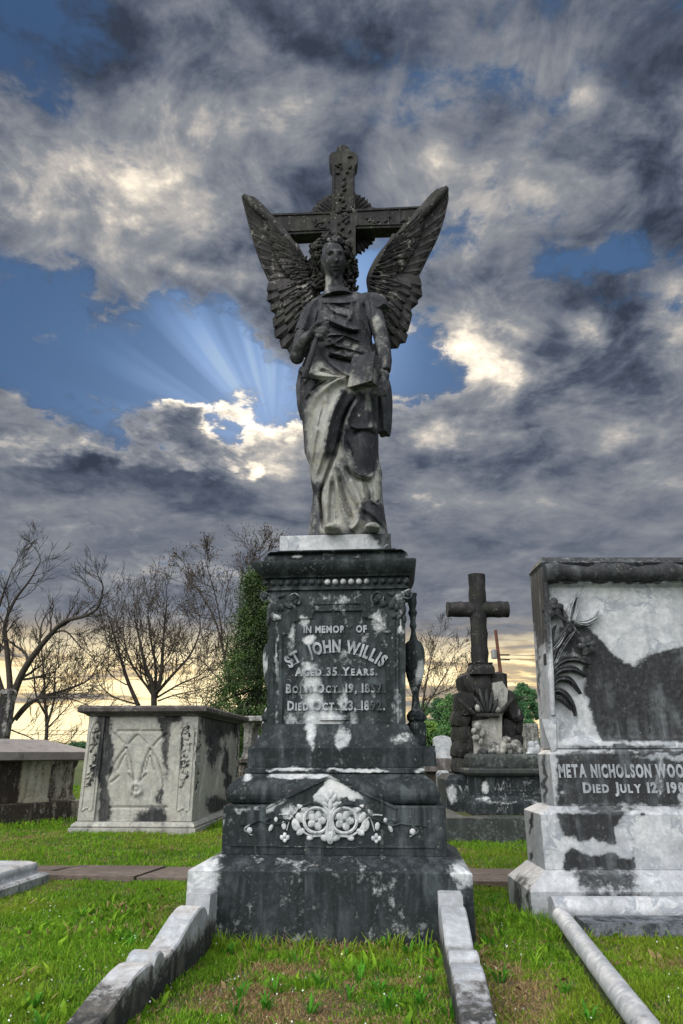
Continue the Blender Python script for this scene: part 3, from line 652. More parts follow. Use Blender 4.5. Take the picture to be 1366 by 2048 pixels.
# ------------------------------------------------------------ angel on the pedestal
YA = YC - .03
org = P(676, 1066, YA); org.z = SLABZ
ang = thing('angel_statue', 'winged marble angel before a tall cross, holding a book, on the blackened pedestal', 'statue', tuple(org))
KX = (P(677, 800, YA) - P(676, 800, YA)).x
def interp_rows(rows, y): r = np.array(rows, float); i = np.argsort(r[:, 0]); return [np.interp(y, r[i, 0], r[i, c]) for c in range(1, r.shape[1])]
FOLDS = [  # polyline, height (m, negative = groove), width left, width right (px)
    ([(698, 751), (664, 765), (632, 792), (606, 832)], .030, 3, 13), ([(694, 770), (664, 830), (648, 900), (630, 958)], .026, 12, 4), ([(658, 785), (632, 850), (620, 930)], .016, 6, 9),
    ([(684, 784), (665, 826), (652, 890), (652, 916)], .020, 3, 12), ([(716, 790), (700, 811), (687, 840), (681, 872), (670, 906), (651, 960), (641, 990), (646, 1058)], -.055, 3.2, 3.2),
    ([(722, 792), (707, 812), (694, 842), (686, 880), (697, 922), (711, 945), (738, 953), (757, 943)], .030, 4, 7), ([(690, 930), (708, 954), (738, 962), (760, 950)], -.025, 4, 5),
    ([(699, 850), (720, 858), (752, 852)], .014, 3, 5), ([(705, 872), (725, 860), (755, 872)], -.016, 4, 4), ([(728, 800), (742, 840), (750, 870)], .016, 5, 4), ([(742, 795), (752, 830)], -.015, 3, 3),
    ([(668, 915), (672, 960), (684, 1010), (700, 1056)], .030, 5, 4), ([(674, 925), (698, 975), (718, 1015)], .020, 4, 8), ([(661, 935), (655, 1000), (652, 1055)], .018, 4, 5), ([(678, 950), (690, 1000), (706, 1045)], -.022, 4, 4), ([(664, 960), (664, 1050)], -.018, 4, 4),
    ([(634, 990), (642, 1010), (648, 1062)], -.028, 3, 3), ([(628, 1000), (626, 1060)], .014, 4, 5), ([(743, 975), (744, 1000), (758, 1014), (771, 1048)], .024, 4, 5), ([(716, 1012), (742, 1026), (768, 1052)], .026, 5, 6), ([(722, 1028), (712, 1048), (700, 1060)], .03, 6, 6), ([(760, 870), (764, 950), (770, 1010)], -.012, 3, 3),
    ([(732, 965), (738, 1000)], -.014, 3, 3), ([(620, 960), (634, 975), (640, 990)], .02, 4, 5),
    ([(640, 604), (675, 606), (716, 602)], .014, 2.5, 4), ([(652, 607), (668, 622), (696, 632)], .016, 3, 4), ([(662, 605), (700, 620)], -.012, 3, 3), ([(704, 603), (704, 625), (698, 642)], .016, 3, 3), ([(716, 600), (722, 630), (742, 672), (748, 692)], .022, 5, 3), ([(726, 604), (734, 640), (752, 678)], -.024, 3.5, 3.5),
    ([(736, 600), (742, 630), (750, 660)], .018, 4, 4), ([(627, 606), (622, 636), (612, 668)], .018, 5, 4), ([(636, 604), (632, 640), (624, 670)], -.018, 3.5, 3.5), ([(645, 636), (668, 644), (696, 656), (722, 659)], .026, 3.5, 3.5), ([(650, 646), (680, 660), (716, 666)], -.020, 3, 3),
    ([(640, 672), (680, 669), (702, 675), (722, 684)], .012, 2.5, 2.5), ([(648, 690), (664, 688), (690, 672)], .012, 3, 3), ([(655, 676), (672, 690), (690, 694)], .012, 3, 3), ([(642, 684), (650, 712), (672, 736), (702, 752), (722, 752)], .026, 4, 3), ([(656, 703), (690, 712), (716, 714)], .020, 3, 5), ([(655, 712), (690, 722), (712, 722)], -.020, 3, 3),
    ([(662, 690), (700, 698), (730, 706)], .012, 3, 3), ([(600, 775), (618, 752), (640, 740), (646, 722)], .018, 4, 5), ([(620, 700), (612, 740), (606, 770)], .012, 5, 5), ([(632, 735), (655, 738), (680, 760)], .014, 4, 4), ([(610, 806), (632, 775), (662, 757)], -.022, 3, 3), ([(748, 690), (742, 720), (752, 745)], .014, 4, 4)]
FOLDS += [([(700, 955), (716, 985), (730, 1030)], .014, 3, 3), ([(722, 958), (730, 1000)], .012, 3, 3), ([(670, 930), (668, 990), (676, 1050)], -.014, 3, 3), ([(640, 830), (628, 890), (622, 940)], .012, 3, 4), ([(650, 800), (634, 860)], -.012, 3, 3), ([(628, 770), (650, 756), (680, 752)], -.014, 2.5, 2.5), ([(618, 790), (640, 772)], .012, 2.5, 2.5), ([(690, 880), (704, 905), (712, 935)], -.014, 3, 3), ([(735, 800), (740, 830), (738, 850)], -.012, 3, 3), ([(668, 610), (672, 640)], -.010, 2.5, 2.5), ([(690, 640), (694, 668)], .010, 2.5, 2.5), ([(620, 640), (626, 672)], -.012, 2.5, 2.5)]
BULGE = [(728, 905, 24, 42, .045), (722, 830, 28, 40, .03), (648, 840, 30, 60, .02), (690, 640, 34, 26, .035), (676, 745, 40, 30, .02), (742, 1035, 22, 18, .03), (662, 1056, 20, 9, .02)]
def relief(px, py):
    r = np.zeros(px.shape)
    for pts, h, wl, wr in FOLDS:
        d, sd, t = seg_dist(px, py, smooth_line(pts, 5)); wd = np.where(sd > 0, wr, wl) * .95; h = h * (1.6 if pts[0][1] < 720 else 1.4)
        r += h * np.exp(-(d / wd) ** 1.6) * sstep(-.02, .14, t) * sstep(1.02, .88, t)
    for x, y, rx, ry, h in BULGE: r += h * np.exp(-((px - x) / rx) ** 2 - ((py - y) / ry) ** 2)
    return r
def robe():
    rows = [(583, 650, 712, .07), (590, 638, 734, .10), (598, 628, 746, .12), (620, 618, 750, .14), (650, 616, 746, .16), (680, 616, 744, .17), (700, 618, 748, .16), (730, 604, 757, .17), (760, 602, 757, .18), (790, 600, 756, .18), (830, 603, 757, .18), (870, 607, 757, .18), (905, 609, 757, .18), (925, 617, 759, .18), (950, 621, 761, .18), (965, 622, 763, .18), (985, 626, 765, .18), (1000, 625, 766, .18), (1030, 621, 770, .19), (1067, 616, 776, .20), (1095, 612, 780, .20)]
    ys = np.arange(1095, 582, -1.6); nphi = 220; ph = np.linspace(0, 2 * math.pi, nphi, endpoint=False); V = []
    for y in ys:
        xl, xr, b = [float(v) for v in interp_rows(rows, y)]; xc, a = (xl + xr) / 2, (xr - xl) / 2
        s, c = np.sin(ph), np.cos(ph); px = xc + a * np.sign(c) * np.abs(c) ** .9; dy = -b * .88 * np.sign(s) * np.abs(s) ** .8
        fr = s > 0
        r = np.where(fr, relief(px, np.full_like(px, y)) * np.clip(s, 0, 1) ** .5, .018 * np.sin(ph * 13 + y * .004) * sstep(600, 800, y))
        for p_, d_, r_ in zip(px, dy, r):
            q = P(p_, y, YA + d_ - r_); V.append((q.x, q.y, max(q.z, SLABZ + .001)))
    F_ = quads(nphi, len(ys), cu=True); n = len(V)
    F_.append(tuple(range(n - nphi, n)))
    return np.array(V), F_
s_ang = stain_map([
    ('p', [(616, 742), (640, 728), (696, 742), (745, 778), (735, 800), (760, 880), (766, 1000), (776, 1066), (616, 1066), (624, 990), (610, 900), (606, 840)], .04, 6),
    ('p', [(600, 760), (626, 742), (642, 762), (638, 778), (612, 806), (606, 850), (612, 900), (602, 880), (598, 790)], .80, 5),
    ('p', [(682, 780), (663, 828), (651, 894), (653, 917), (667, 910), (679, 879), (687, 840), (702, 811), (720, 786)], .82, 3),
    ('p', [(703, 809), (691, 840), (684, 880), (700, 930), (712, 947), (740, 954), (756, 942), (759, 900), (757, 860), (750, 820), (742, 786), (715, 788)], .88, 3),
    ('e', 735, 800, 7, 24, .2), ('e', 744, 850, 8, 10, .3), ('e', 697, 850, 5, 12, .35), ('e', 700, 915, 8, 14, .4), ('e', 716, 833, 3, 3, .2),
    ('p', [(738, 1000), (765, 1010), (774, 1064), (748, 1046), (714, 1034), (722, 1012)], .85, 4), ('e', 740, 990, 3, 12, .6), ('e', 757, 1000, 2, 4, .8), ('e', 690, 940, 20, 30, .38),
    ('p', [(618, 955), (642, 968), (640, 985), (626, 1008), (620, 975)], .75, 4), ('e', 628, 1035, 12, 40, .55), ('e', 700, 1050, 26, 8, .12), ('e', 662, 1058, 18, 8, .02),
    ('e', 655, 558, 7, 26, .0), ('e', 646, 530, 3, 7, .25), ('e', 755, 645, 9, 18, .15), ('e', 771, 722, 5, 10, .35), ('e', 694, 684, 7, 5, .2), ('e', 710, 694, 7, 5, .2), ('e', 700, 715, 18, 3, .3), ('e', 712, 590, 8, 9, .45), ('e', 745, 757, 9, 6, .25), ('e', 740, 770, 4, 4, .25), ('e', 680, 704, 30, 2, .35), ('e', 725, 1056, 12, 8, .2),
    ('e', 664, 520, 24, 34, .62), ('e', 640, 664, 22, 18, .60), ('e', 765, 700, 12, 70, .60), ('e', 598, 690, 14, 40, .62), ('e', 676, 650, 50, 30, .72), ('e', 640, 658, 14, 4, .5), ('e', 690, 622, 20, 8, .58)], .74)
rb = MB().add(robe())
def ptube(pts, rads, n=12, flat=1.0): return tube([P(x, y, YA + d) for x, y, d in pts], [r * KX for r in rads], n, flat=flat)
def cloth(mb, pts, rads, freq=7, amp=.13, n=28, flat=1.0):
    q = smooth_line([(x, y, d * 1000) for x, y, d in pts], 5); k = len(q); rr = np.interp(np.linspace(0, 1, k), np.linspace(0, 1, len(rads)), rads)
    V, F_ = tube([P(x, y, YA + d / 1000) for x, y, d in q], list(rr * KX), n, flat=flat); c = np.repeat([np.array(P(x, y, YA + d / 1000)) for x, y, d in q], n, 0)
    an = np.tile(np.arange(n) * 2 * math.pi / n, k); V = c + (V - c) * (1 + amp * np.sin(an * freq + np.repeat(np.arange(k) * .25, n)))[:, None]
    mb.add((V, F_))
cloth(rb, [(648, 604, .0), (632, 616, -.03), (617, 640, -.05), (606, 668, -.06)], [8, 16, 19, 17])
cloth(rb, [(722, 594, .0), (742, 602, -.02), (756, 612, -.04), (763, 622, -.05)], [8, 19, 20, 17], 5, .10)
cloth(rb, [(742, 690, -.05), (752, 730, .02), (766, 780, .04), (768, 830, .05), (767, 868, .05)], [9, 13, 14, 13, 11], 4, .22, flat=1.4)
cloth(rb, [(606, 735, -.04), (603, 770, -.02), (604, 810, -.02), (606, 840, 0)], [6, 9, 8, 4], 4, .25)
cloth(rb, [(604, 742, -.10), (640, 752, -.19), (680, 756, -.20)], [8, 7, 3], 4, .2)
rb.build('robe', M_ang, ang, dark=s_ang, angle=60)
# head with a face
def head():
    nu, nv = 90, 70; th = np.linspace(0, 2 * math.pi, nu, endpoint=False); ph = np.linspace(-math.pi / 2, math.pi / 2, nv); T_, P_ = np.meshgrid(th, ph)
    V = np.stack([np.cos(P_) * np.sin(T_), -np.cos(P_) * np.cos(T_), np.sin(P_)], -1).reshape(-1, 3)
    x, y, z = V.T; fr = sstep(-.1, -.45, y); g = lambda cx, cz, rx, rz: np.exp(-((x - cx) / rx) ** 2 - ((z - cz) / rz) ** 2)
    d = .24 * g(0, -.27, .13, .09) + .20 * g(0, -.06, .07, .20) + .13 * (g(-.30, .20, .22, .07) + g(.30, .20, .22, .07)) - .24 * (g(-.31, .02, .15, .075) + g(.31, .02, .15, .075)) + .15 * (g(-.32, -.005, .10, .035) + g(.32, -.005, .10, .035))
    d += .06 * (g(-.42, -.25, .2, .2) + g(.42, -.25, .2, .2)) + .13 * g(0, -.47, .20, .04) + .13 * g(0, -.60, .16, .05) - .17 * g(0, -.535, .24, .022) - .06 * g(0, -.69, .15, .04) + .13 * g(0, -.84, .18, .11) - .05 * g(0, -.37, .04, .04)
    V = V * (1 + (d * fr)[:, None])
    jaw = sstep(.0, -1.0, V[:, 2]); V[:, 0] *= 1 - .17 * jaw
    V = V * np.array([.088, .105, .132])
    R_ = Matrix.Rotation(rad(-9), 3, 'Y') @ Matrix.Rotation(rad(10), 3, 'Z') @ Matrix.Rotation(rad(17), 3, 'X')
    # chin and brow read against the sky as in the photo: the face is bent a little towards the viewer
    V = V @ np.array(R_).T + np.array(P(665, 524, YA - .10))
    return V, quads(nu, nv, cu=True)
def remesh(mb, voxel):
    V = np.concatenate(mb.V); me = bpy.data.meshes.new('r'); me.from_pydata(V.tolist(), [], mb.F); o = bpy.data.objects.new('r', me); COL.objects.link(o)
    md = o.modifiers.new('m', 'REMESH'); md.mode = 'VOXEL'; md.voxel_size = voxel; sm = o.modifiers.new('s', 'SMOOTH'); sm.factor = .5; sm.iterations = 1
    dg = bpy.context.evaluated_depsgraph_get(); dg.update(); e = o.evaluated_get(dg).to_mesh()
    v = np.zeros(len(e.vertices) * 3); e.vertices.foreach_get('co', v); f = [tuple(p.vertices) for p in e.polygons]
    o.evaluated_get(dg).to_mesh_clear(); bpy.data.objects.remove(o); bpy.data.meshes.remove(me)
    return v.reshape(-1, 3), f
bd_ = MB().add(head())
bd_.add(ptube([(674, 600, -.02), (671, 580, -.03), (668, 558, -.06), (667, 530, -.05)], [38, 25, 20, 17], 20))
bd_.add(ellipsoid(P(676, 640, YA), (.17, .10, .2), nu=20, nv=14)); bd_.add(ellipsoid(P(684, 740, YA), (.15, .10, .25), nu=20, nv=14))
bd_.add(ptube([(690, 640, 0), (728, 606, -.01), (747, 620, -.03), (756, 650, -.06), (767, 695, -.09), (772, 722, -.12), (772, 742, -.15)], [20, 18, 17.5, 16.5, 14.5, 12, 9.5], 20))
bd_.add(ptube([(660, 640, 0), (634, 614, -.01), (618, 634, -.04), (602, 680, -.07), (597, 708, -.08)], [20, 15, 15, 15, 14], 20))
for fx in (664, 744): bd_.add(ptube([(684, 760, 0), (fx, 950, -.05), (fx, 1062, -.12)], [30, 20, 12], 16))
bd_.add(ellipsoid(P(594, 712, YA - .08), (.046, .05, .052)))
bd_.add(ptube([(594, 710, -.08), (602, 692, -.13), (614, 676, -.18), (624, 668, -.21)], [14.5, 14, 11.5, 9.5], 18))
# hand round the staff
bd_.add(ellipsoid(P(633, 662, YA - .225), (.042, .028, .030), Matrix.Rotation(rad(20), 3, 'Y'), 16, 10))
for k, (a, b_, c, e_, r) in enumerate([((636, 651), (650, 649), (657, 654), (652, 661), 4.6), ((636, 658), (651, 657), (657, 663), (650, 669), 4.8), ((634, 666), (648, 666), (653, 672), (645, 676), 4.6), ((631, 672), (643, 674), (647, 679), (639, 682), 4.1)]):
    bd_.add(ptube([(*a, -.24), (*b_, -.265), (*c, -.25), (*e_, -.225)], [r, r, r * .9, r * .7], 10))
bd_.add(ptube([(622, 660, -.235), (634, 648, -.26), (646, 644, -.265), (658, 646, -.26)], [5, 5, 4.6, 3.4], 10))
# hand over the book
bd_.add(ellipsoid(P(768, 755, YA - .175), (.030, .026, .050), Matrix.Rotation(rad(18), 3, 'Y'), 16, 10))
bd_.add(ptube([(765, 742, -.18), (754, 748, -.205), (744, 754, -.22), (736, 759, -.225)], [5.5, 5, 4.5, 3.4], 10))
for a, b_, c, e_, r in [((764, 758), (756, 768), (750, 780), (743, 781), 4.8), ((767, 764), (762, 777), (755, 788), (747, 787), 4.8), ((771, 766), (769, 781), (762, 791), (754, 792), 4.5), ((775, 762), (776, 778), (770, 790), (764, 792), 4.0)]:
    bd_.add(ptube([(*a, -.19), (*b_, -.205), (*c, -.20), (*e_, -.19)], [r, r, r * .9, r * .7], 10))
# feet under the hem
for fx, fy, dx_ in ((664, 1062, -.19), (744, 1060, -.20)):
    c = P(fx, fy, YA + dx_); c.z = SLABZ + .024
    bd_.add(ellipsoid(c, (.045, .085, .026), nu=16, nv=10))
    for k in range(5): bd_.add(ellipsoid((c.x - .03 + .015 * k, c.y - .075 + .008 * abs(k - 1), SLABZ + .015), (.009, .02, .011), nu=8, nv=6))
V, Fc = remesh(bd_, .0052)
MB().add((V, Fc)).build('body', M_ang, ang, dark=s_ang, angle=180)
# curly hair and wreath
hr = MB(); rg = random.Random(5); hc = P(665, 514, YA - .075)
def curl(c, R_, r, rg=rg):
    ax = Vector((rg.uniform(-1, 1), rg.uniform(-.4, .4), rg.uniform(-1, 1))).normalized(); u = ax.orthogonal().normalized(); v = ax.cross(u); a0 = rg.uniform(0, 6.28); n = 9
    hr.add(tube([Vector(c) + (u * math.cos(a0 + i * .62) + v * math.sin(a0 + i * .62)) * R_ * (1 - i * .05) + ax * (i * .0035) for i in range(n)], [r * (1 - .05 * i) for i in range(n)], 6))
for i in range(330):
    a = rg.uniform(0, 2 * math.pi); e = math.asin(rg.uniform(-.75, 1)); d = Vector((math.cos(e) * math.sin(a), -math.cos(e) * math.cos(a), math.sin(e)))
    if d.y < -.25 and abs(d.x + .02) < .66 and d.z < .36: continue
    curl(hc + Vector((d.x * .112, d.y * .112, d.z * .138)), .021, .0125)
for (x, y, dy_, n, sx_, sy_) in [(630, 508, -.03, 14, 7, 14), (627, 535, -.02, 20, 10, 14), (638, 558, -.04, 22, 9, 14), (694, 556, -.05, 20, 8, 20), (634, 575, -.02, 10, 5, 10), (646, 574, .0, 8, 6, 8), (700, 530, -.01, 18, 8, 22), (703, 560, .0, 18, 8, 20), (700, 582, .0, 10, 8, 8), (692, 570, -.04, 8, 5, 14)]:
    for k in range(n): curl(P(x + rg.uniform(-sx_, sx_), y + rg.uniform(-sy_, sy_), YA + dy_ + rg.uniform(-.03, .04)), .020, .0125)
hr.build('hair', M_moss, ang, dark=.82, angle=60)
wr = MB()
for k in range(15):
    t = k / 14; x = 635 + t * 62; y = 490 - 14 * math.sin(math.pi * min(t * 1.1, 1)) ; c = P(x, y, YA - .10 - .09 * math.sin(math.pi * t))
    for q in range(5):
        an = q * 1.256 + k; c = c + Vector((rg.uniform(-.006, .006), 0, rg.uniform(-.008, .008))); wr.add(ellipsoid(c + Vector((math.cos(an) * .012, -.004, math.sin(an) * .012)), (.011, .010, .011), nu=8, nv=6), .72 if k % 3 else .5)
wr.build('flower_wreath', M_ang, ang)
# staff and book
st = MB().add(tube([P(608, 756, YA - .20), P(620, 720, YA - .225), (P(634, 676, YA - .235)), P(645, 650, YA - .245), P(650, 642, YA - .245)], [.018, .019, .015, .013, .011], 10))
st.build('staff', M_ang, ang, dark=s_ang)
bk = thing_b = MB(); Rb = Matrix.Rotation(rad(8), 3, 'Y') @ Matrix.Rotation(rad(-38), 3, 'Z'); cb = P(729, 744, YA - .225)
def bx_rot(x0, x1, y0, y1, z0, z1): V, F_ = box(x0, x1, y0, y1, z0, z1, .03); return V @ np.array(Rb).T + np.array(cb), F_
bk.add(bx_rot(-.075, .085, -.034, -.024, -.10, .10)).add(bx_rot(-.075, .085, .024, .034, -.10, .10)).add(bx_rot(-.083, -.073, -.0342, .0342, -.1002, .1002)); bko = bk.build('book', M_ang, ang, dark=s_ang)
MB().add(bx_rot(-.070, .080, -.0238, .0238, -.092, .092)).build('pages', M_ang, bko, dark=.55).location = (0, 0, 0)
# wings of overlapping feathers
def feather(a, b_, w, dy0, dy1, th=.012, bend=0.0):
    n = 12; us = [-1, -.55, -.12, 0, .12, .55, 1]; V = []
    ax, ay = a; bx_, by = b_; L = math.hypot(bx_ - ax, by - ay); nx, ny = -(by - ay) / L, (bx_ - ax) / L
    for i in range(n + 1):
        t = i / n; wd = w * (.40 + .60 * math.sin(math.pi * min(t * .60, 1)) ** 1.0) * (1 - max(0, (t - .80) / .20) ** 2.4) ** .5 + .15
        cx = ax + (bx_ - ax) * t + nx * bend * math.sin(math.pi * t); cy = ay + (by - ay) * t + ny * bend * math.sin(math.pi * t); dd = dy0 + (dy1 - dy0) * t
        for u in us: V.append(P(cx + nx * wd * u, cy + ny * wd * u, YA + dd - th * .75 * (1 - u * u) - (.004 if u == 0 else 0)))
        for u in us[::-1]: V.append(P(cx + nx * wd * u, cy + ny * wd * u, YA + dd + .012))
    m = 2 * len(us); F_ = quads(m, n + 1, cu=True, flip=True) + [tuple(range(m)), tuple(range(n * m, n * m + m))[::-1]]
    return np.array(V), F_
WL = dict(lead=[(640, 600), (634, 570), (630, 549), (611, 526), (600, 502), (578, 472), (558, 446), (529, 421), (506, 399), (494, 389)],
          prim=[(487, 384), (481, 389), (487, 412), (494, 440), (501, 466), (509, 492), (517, 514), (527, 537), (536, 556)], sec=[(533, 582), (534, 602), (541, 622), (551, 636), (547, 655), (550, 676), (563, 697), (581, 711), (600, 716)], root=(618, 556), root2=(640, 625))
WR = dict(lead=[(728, 600), (740, 580), (739, 553), (751, 522), (774, 490), (808, 456), (848, 416), (880, 381), (889, 372)],
          prim=[(894, 367), (899, 372), (899, 396), (893, 424), (884, 452), (874, 476), (862, 499), (852, 520), (842, 540)], sec=[(844, 572), (845, 592), (836, 608), (822, 624), (821, 645), (816, 663), (811, 686), (796, 697), (780, 696)], root=(765, 556), root2=(738, 622))
def lerp(a, b_, t): return (a[0] + (b_[0] - a[0]) * t, a[1] + (b_[1] - a[1]) * t)
for wi, W_ in enumerate((WL, WR)):
    wb = MB(); ld = W_['lead']; sg = 1 if wi == 0 else -1; rg = random.Random(wi + 3)
    slab = ld + [lerp(p, W_['root'], .012) for p in W_['prim']] + [lerp(p, W_['root2'], .12) for p in W_['sec']]
    wb.add(prism([(P(x, y, YA + .10).x, P(x, y, YA + .10).z) for x, y in slab], YA + .105, YA + .15))
    for k, p in enumerate(W_['prim']):
        b_ = lerp(ld[2 + wi * 0], ld[5], k / 9 * .0 + max(0, .75 - k * .11)); wb.add(feather(lerp(b_, W_['root'], .35), lerp(p, W_['root'], .03), 10.5, .085, .105, .013, sg * (4 - k * .5)))
    for k, p in enumerate(W_['sec']): wb.add(feather(lerp(W_['root'], W_['root2'], k / 8), p, 17, .07, .10, .028, rg.uniform(-4, 4)))
    for k, p in enumerate(W_['sec'][:-1]): q = lerp(p, W_['sec'][k + 1], .5); b_ = lerp(W_['root'], W_['root2'], k / 8); wb.add(feather(b_, lerp(b_, q, .74), 11, .045, .075, .02, rg.uniform(-3, 3)))
    for k, p in enumerate(W_['prim'][1:]): b_ = lerp(ld[3], W_['root'], .4); wb.add(feather(lerp(b_, p, .05), lerp(b_, p, .66 - .01 * k), 9, .06, .08, .016, sg * 3))
    for row, (f_, dpt) in enumerate(((.56, .035), (.46, .027), (.36, .018), (.27, .009), (.18, .0))):
        for k in range(19):
            t = (k + rg.uniform(-.3, .3) + .3) / 19; tips = W_['prim'] + W_['sec']; j = t * (len(tips) - 1); tp = lerp(tips[int(j)], tips[min(int(j) + 1, len(tips) - 1)], j % 1)
            b_ = lerp(lerp(ld[4], ld[2], min(1, t * 2)), W_['root2'], max(0, t * 2 - 1)); e_ = lerp(b_, tp, f_ + rg.uniform(-.05, .05)); e_ = (e_[0] + rg.uniform(-3, 3), e_[1] + rg.uniform(-3, 3)); s_ = lerp(b_, tp, f_ - .17)
            wb.add(feather(s_, e_, 8.0 - row * .5 + rg.uniform(-1.5, 1.5), dpt + .01, dpt + .03, .016, rg.uniform(-2, 2)))
    q = smooth_line(ld, 5); k = len(q)
    wb.add(tube([P(x + sg * -5, y + 5, YA + .075) for x, y in q], list(np.interp(np.linspace(0, 1, k), [0, .25, .6, .9, 1], [.03, .038, .030, .024, .016])), 12))
    wb.build('wing', M_moss if wi else M_moss, ang, dark=stain_map([('e', 560, 540, 22, 50, .60), ('e', 600, 590, 26, 30, .62), ('e', 770, 590, 24, 50, .60), ('e', 810, 500, 20, 40, .62)], .80), angle=50)
# tall cross behind with a disc of rays
YX = YA + .17
cp_ = [(664, 332), (660, 326), (658, 312), (664, 304), (672, 303), (675, 294), (686, 289), (697, 293), (700, 302), (710, 304), (716, 313), (714, 326), (709, 332), (710, 418), (842, 412), (846, 408), (852, 414), (852, 448), (844, 453), (711, 457), (712, 640), (712, 1090), (664, 1090), (664, 464), (540, 471), (532, 466), (530, 430), (536, 424), (542, 427), (664, 423)]
CP = px_poly(cp_, YX); CP = [(x, max(z, SLABZ)) for x, z in CP]
cr_ = MB(); cr_.add(prism(CP, YX, YX + .10))
def strip(a, b_, w=2.2, y=YX - .004, h=.006): cr_.add(tube([P(*a, y), P(*lerp(a, b_, .5), y), P(*b_, y)], w * KX, 6, flat=.7))
for a, b_ in [((668, 336), (668, 418)), ((706, 336), (706, 414)), ((546, 431), (660, 427)), ((546, 464), (660, 459)), ((714, 422), (838, 416)), ((714, 451), (836, 448)), ((777, 420), (777, 449)), ((800, 418), (800, 448)), ((668, 468), (668, 500))]: strip(a, b_, 1.6)
for k in range(34):
    rg2 = random.Random(k); x = 687 + rg2.uniform(-14, 14); y = rg2.uniform(312, 470); curlp = P(x, y, YX - .004)
    cr_.add(ellipsoid(curlp, (.018 * rg2.uniform(.6, 1.4), .012, .012 * rg2.uniform(.6, 1.6)), Matrix.Rotation(rg2.uniform(0, 3), 3, 'Y'), 9, 6))
for k in range(26):
    rg2 = random.Random(k + 90); s = rg2.choice((-1, 1)); x = 687 + s * rg2.uniform(25, 60) if s < 0 else 687 + rg2.uniform(25, 140); y = 445 - (x - 687) * .045 + rg2.uniform(-8, 8)
    cr_.add(ellipsoid(P(x, y, YX - .003), (.016 * rg2.uniform(.6, 1.4), .009, .010 * rg2.uniform(.6, 1.6)), Matrix.Rotation(rg2.uniform(0, 3), 3, 'Y'), 9, 6))
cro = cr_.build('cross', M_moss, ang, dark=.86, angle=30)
YH = YX + .10; c = P(687, 441, YH); kk = (P(688, 441, YH) - c).x; kzh = (P(687, 440, YH) - c).z; V = []; n = 132
for i in range(n):
    a = 2 * math.pi * i / n; tooth = 1 if i % 3 else .93; rdg = .012 if i % 3 == 1 else 0
    tooth *= 1 + .03 * math.sin(i * 2.7)
    for r, yy in ((.12, -.03), (.45, -.012 - rdg), (.85, -.006 - rdg), (1.0 * tooth, .004), (1.0 * tooth, .025), (.1, .03)): V.append((c.x + r * 70 * kk * math.cos(a), YH + .02 + yy, c.z + r * 66 * kzh * math.sin(a)))
F_ = []
for i in range(n):
    j = (i + 1) % n
    for q in range(5): F_.append((i * 6 + q, i * 6 + q + 1, j * 6 + q + 1, j * 6 + q))
    F_.append((i * 6 + 5, i * 6, j * 6, j * 6 + 5))
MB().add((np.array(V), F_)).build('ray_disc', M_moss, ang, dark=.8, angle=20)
# ------------------------------------------------------------ scroll kerbs of the grave in front
def kerb(x, label, dark, yaw=YAW):
    prof = [(0, .20), (.105, .20), (.11, .135), (.122, .128), (.135, .142), (.155, .160), (.19, .172), (.24, .172), (.30, .160), (.37, .138), (.44, .114), (.50, .098), (.56, .090), (.60, .090), (.612, .112), (.635, .124), (.665, .124), (.685, .112), (.695, .096), (.715, .106), (.76, .112), (.82, .108), (.90, .094), (1.0, .070), (1.1, .048), (1.2, .034), (1.3, .03)]
    pts = []
    for (a, za), (b, zb2) in zip(prof[:-1], prof[1:]):
        k = max(1, int((b - a) / .02)); pts += [(a + (b - a) * i / k, za + (zb2 - za) * i / k) for i in range(k)]
    pts.append(prof[-1]); W_ = .050; V = []
    for s, z in pts:
        y = 3.29 - s; e = .006
        for u, zz in [(-W_, -.06), (-W_, -.01), (-W_, z * .33), (-W_, z * .66), (-W_, z - e), (-W_ + e, z), (-.015, z), (.015, z), (W_ - e, z), (W_, z - e), (W_, z * .66), (W_, z * .33), (W_, -.01), (W_, -.06)]: V.append((x + u, y, zz))
    m = 14; F_ = quads(m, len(pts), flip=True) + [tuple(range(m))[::-1], tuple(range((len(pts) - 1) * m, len(pts) * m))]
    V = np.array(V); c = math.cos(yaw); s_ = math.sin(yaw); X = V[:, 0] - x; Yy = V[:, 1] - 3.29; V[:, 0] = x + X * c - Yy * s_; V[:, 1] = 3.29 + X * s_ + Yy * c
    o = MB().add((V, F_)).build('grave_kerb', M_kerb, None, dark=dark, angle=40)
    return tag(o, label, 'kerb', 'scroll kerbs flanking the grave')
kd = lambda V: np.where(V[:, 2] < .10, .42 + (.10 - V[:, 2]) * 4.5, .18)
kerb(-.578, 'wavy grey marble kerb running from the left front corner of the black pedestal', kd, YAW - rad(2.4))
kerb(.458, 'wavy grey marble kerb running from the right front corner of the black pedestal', kd)

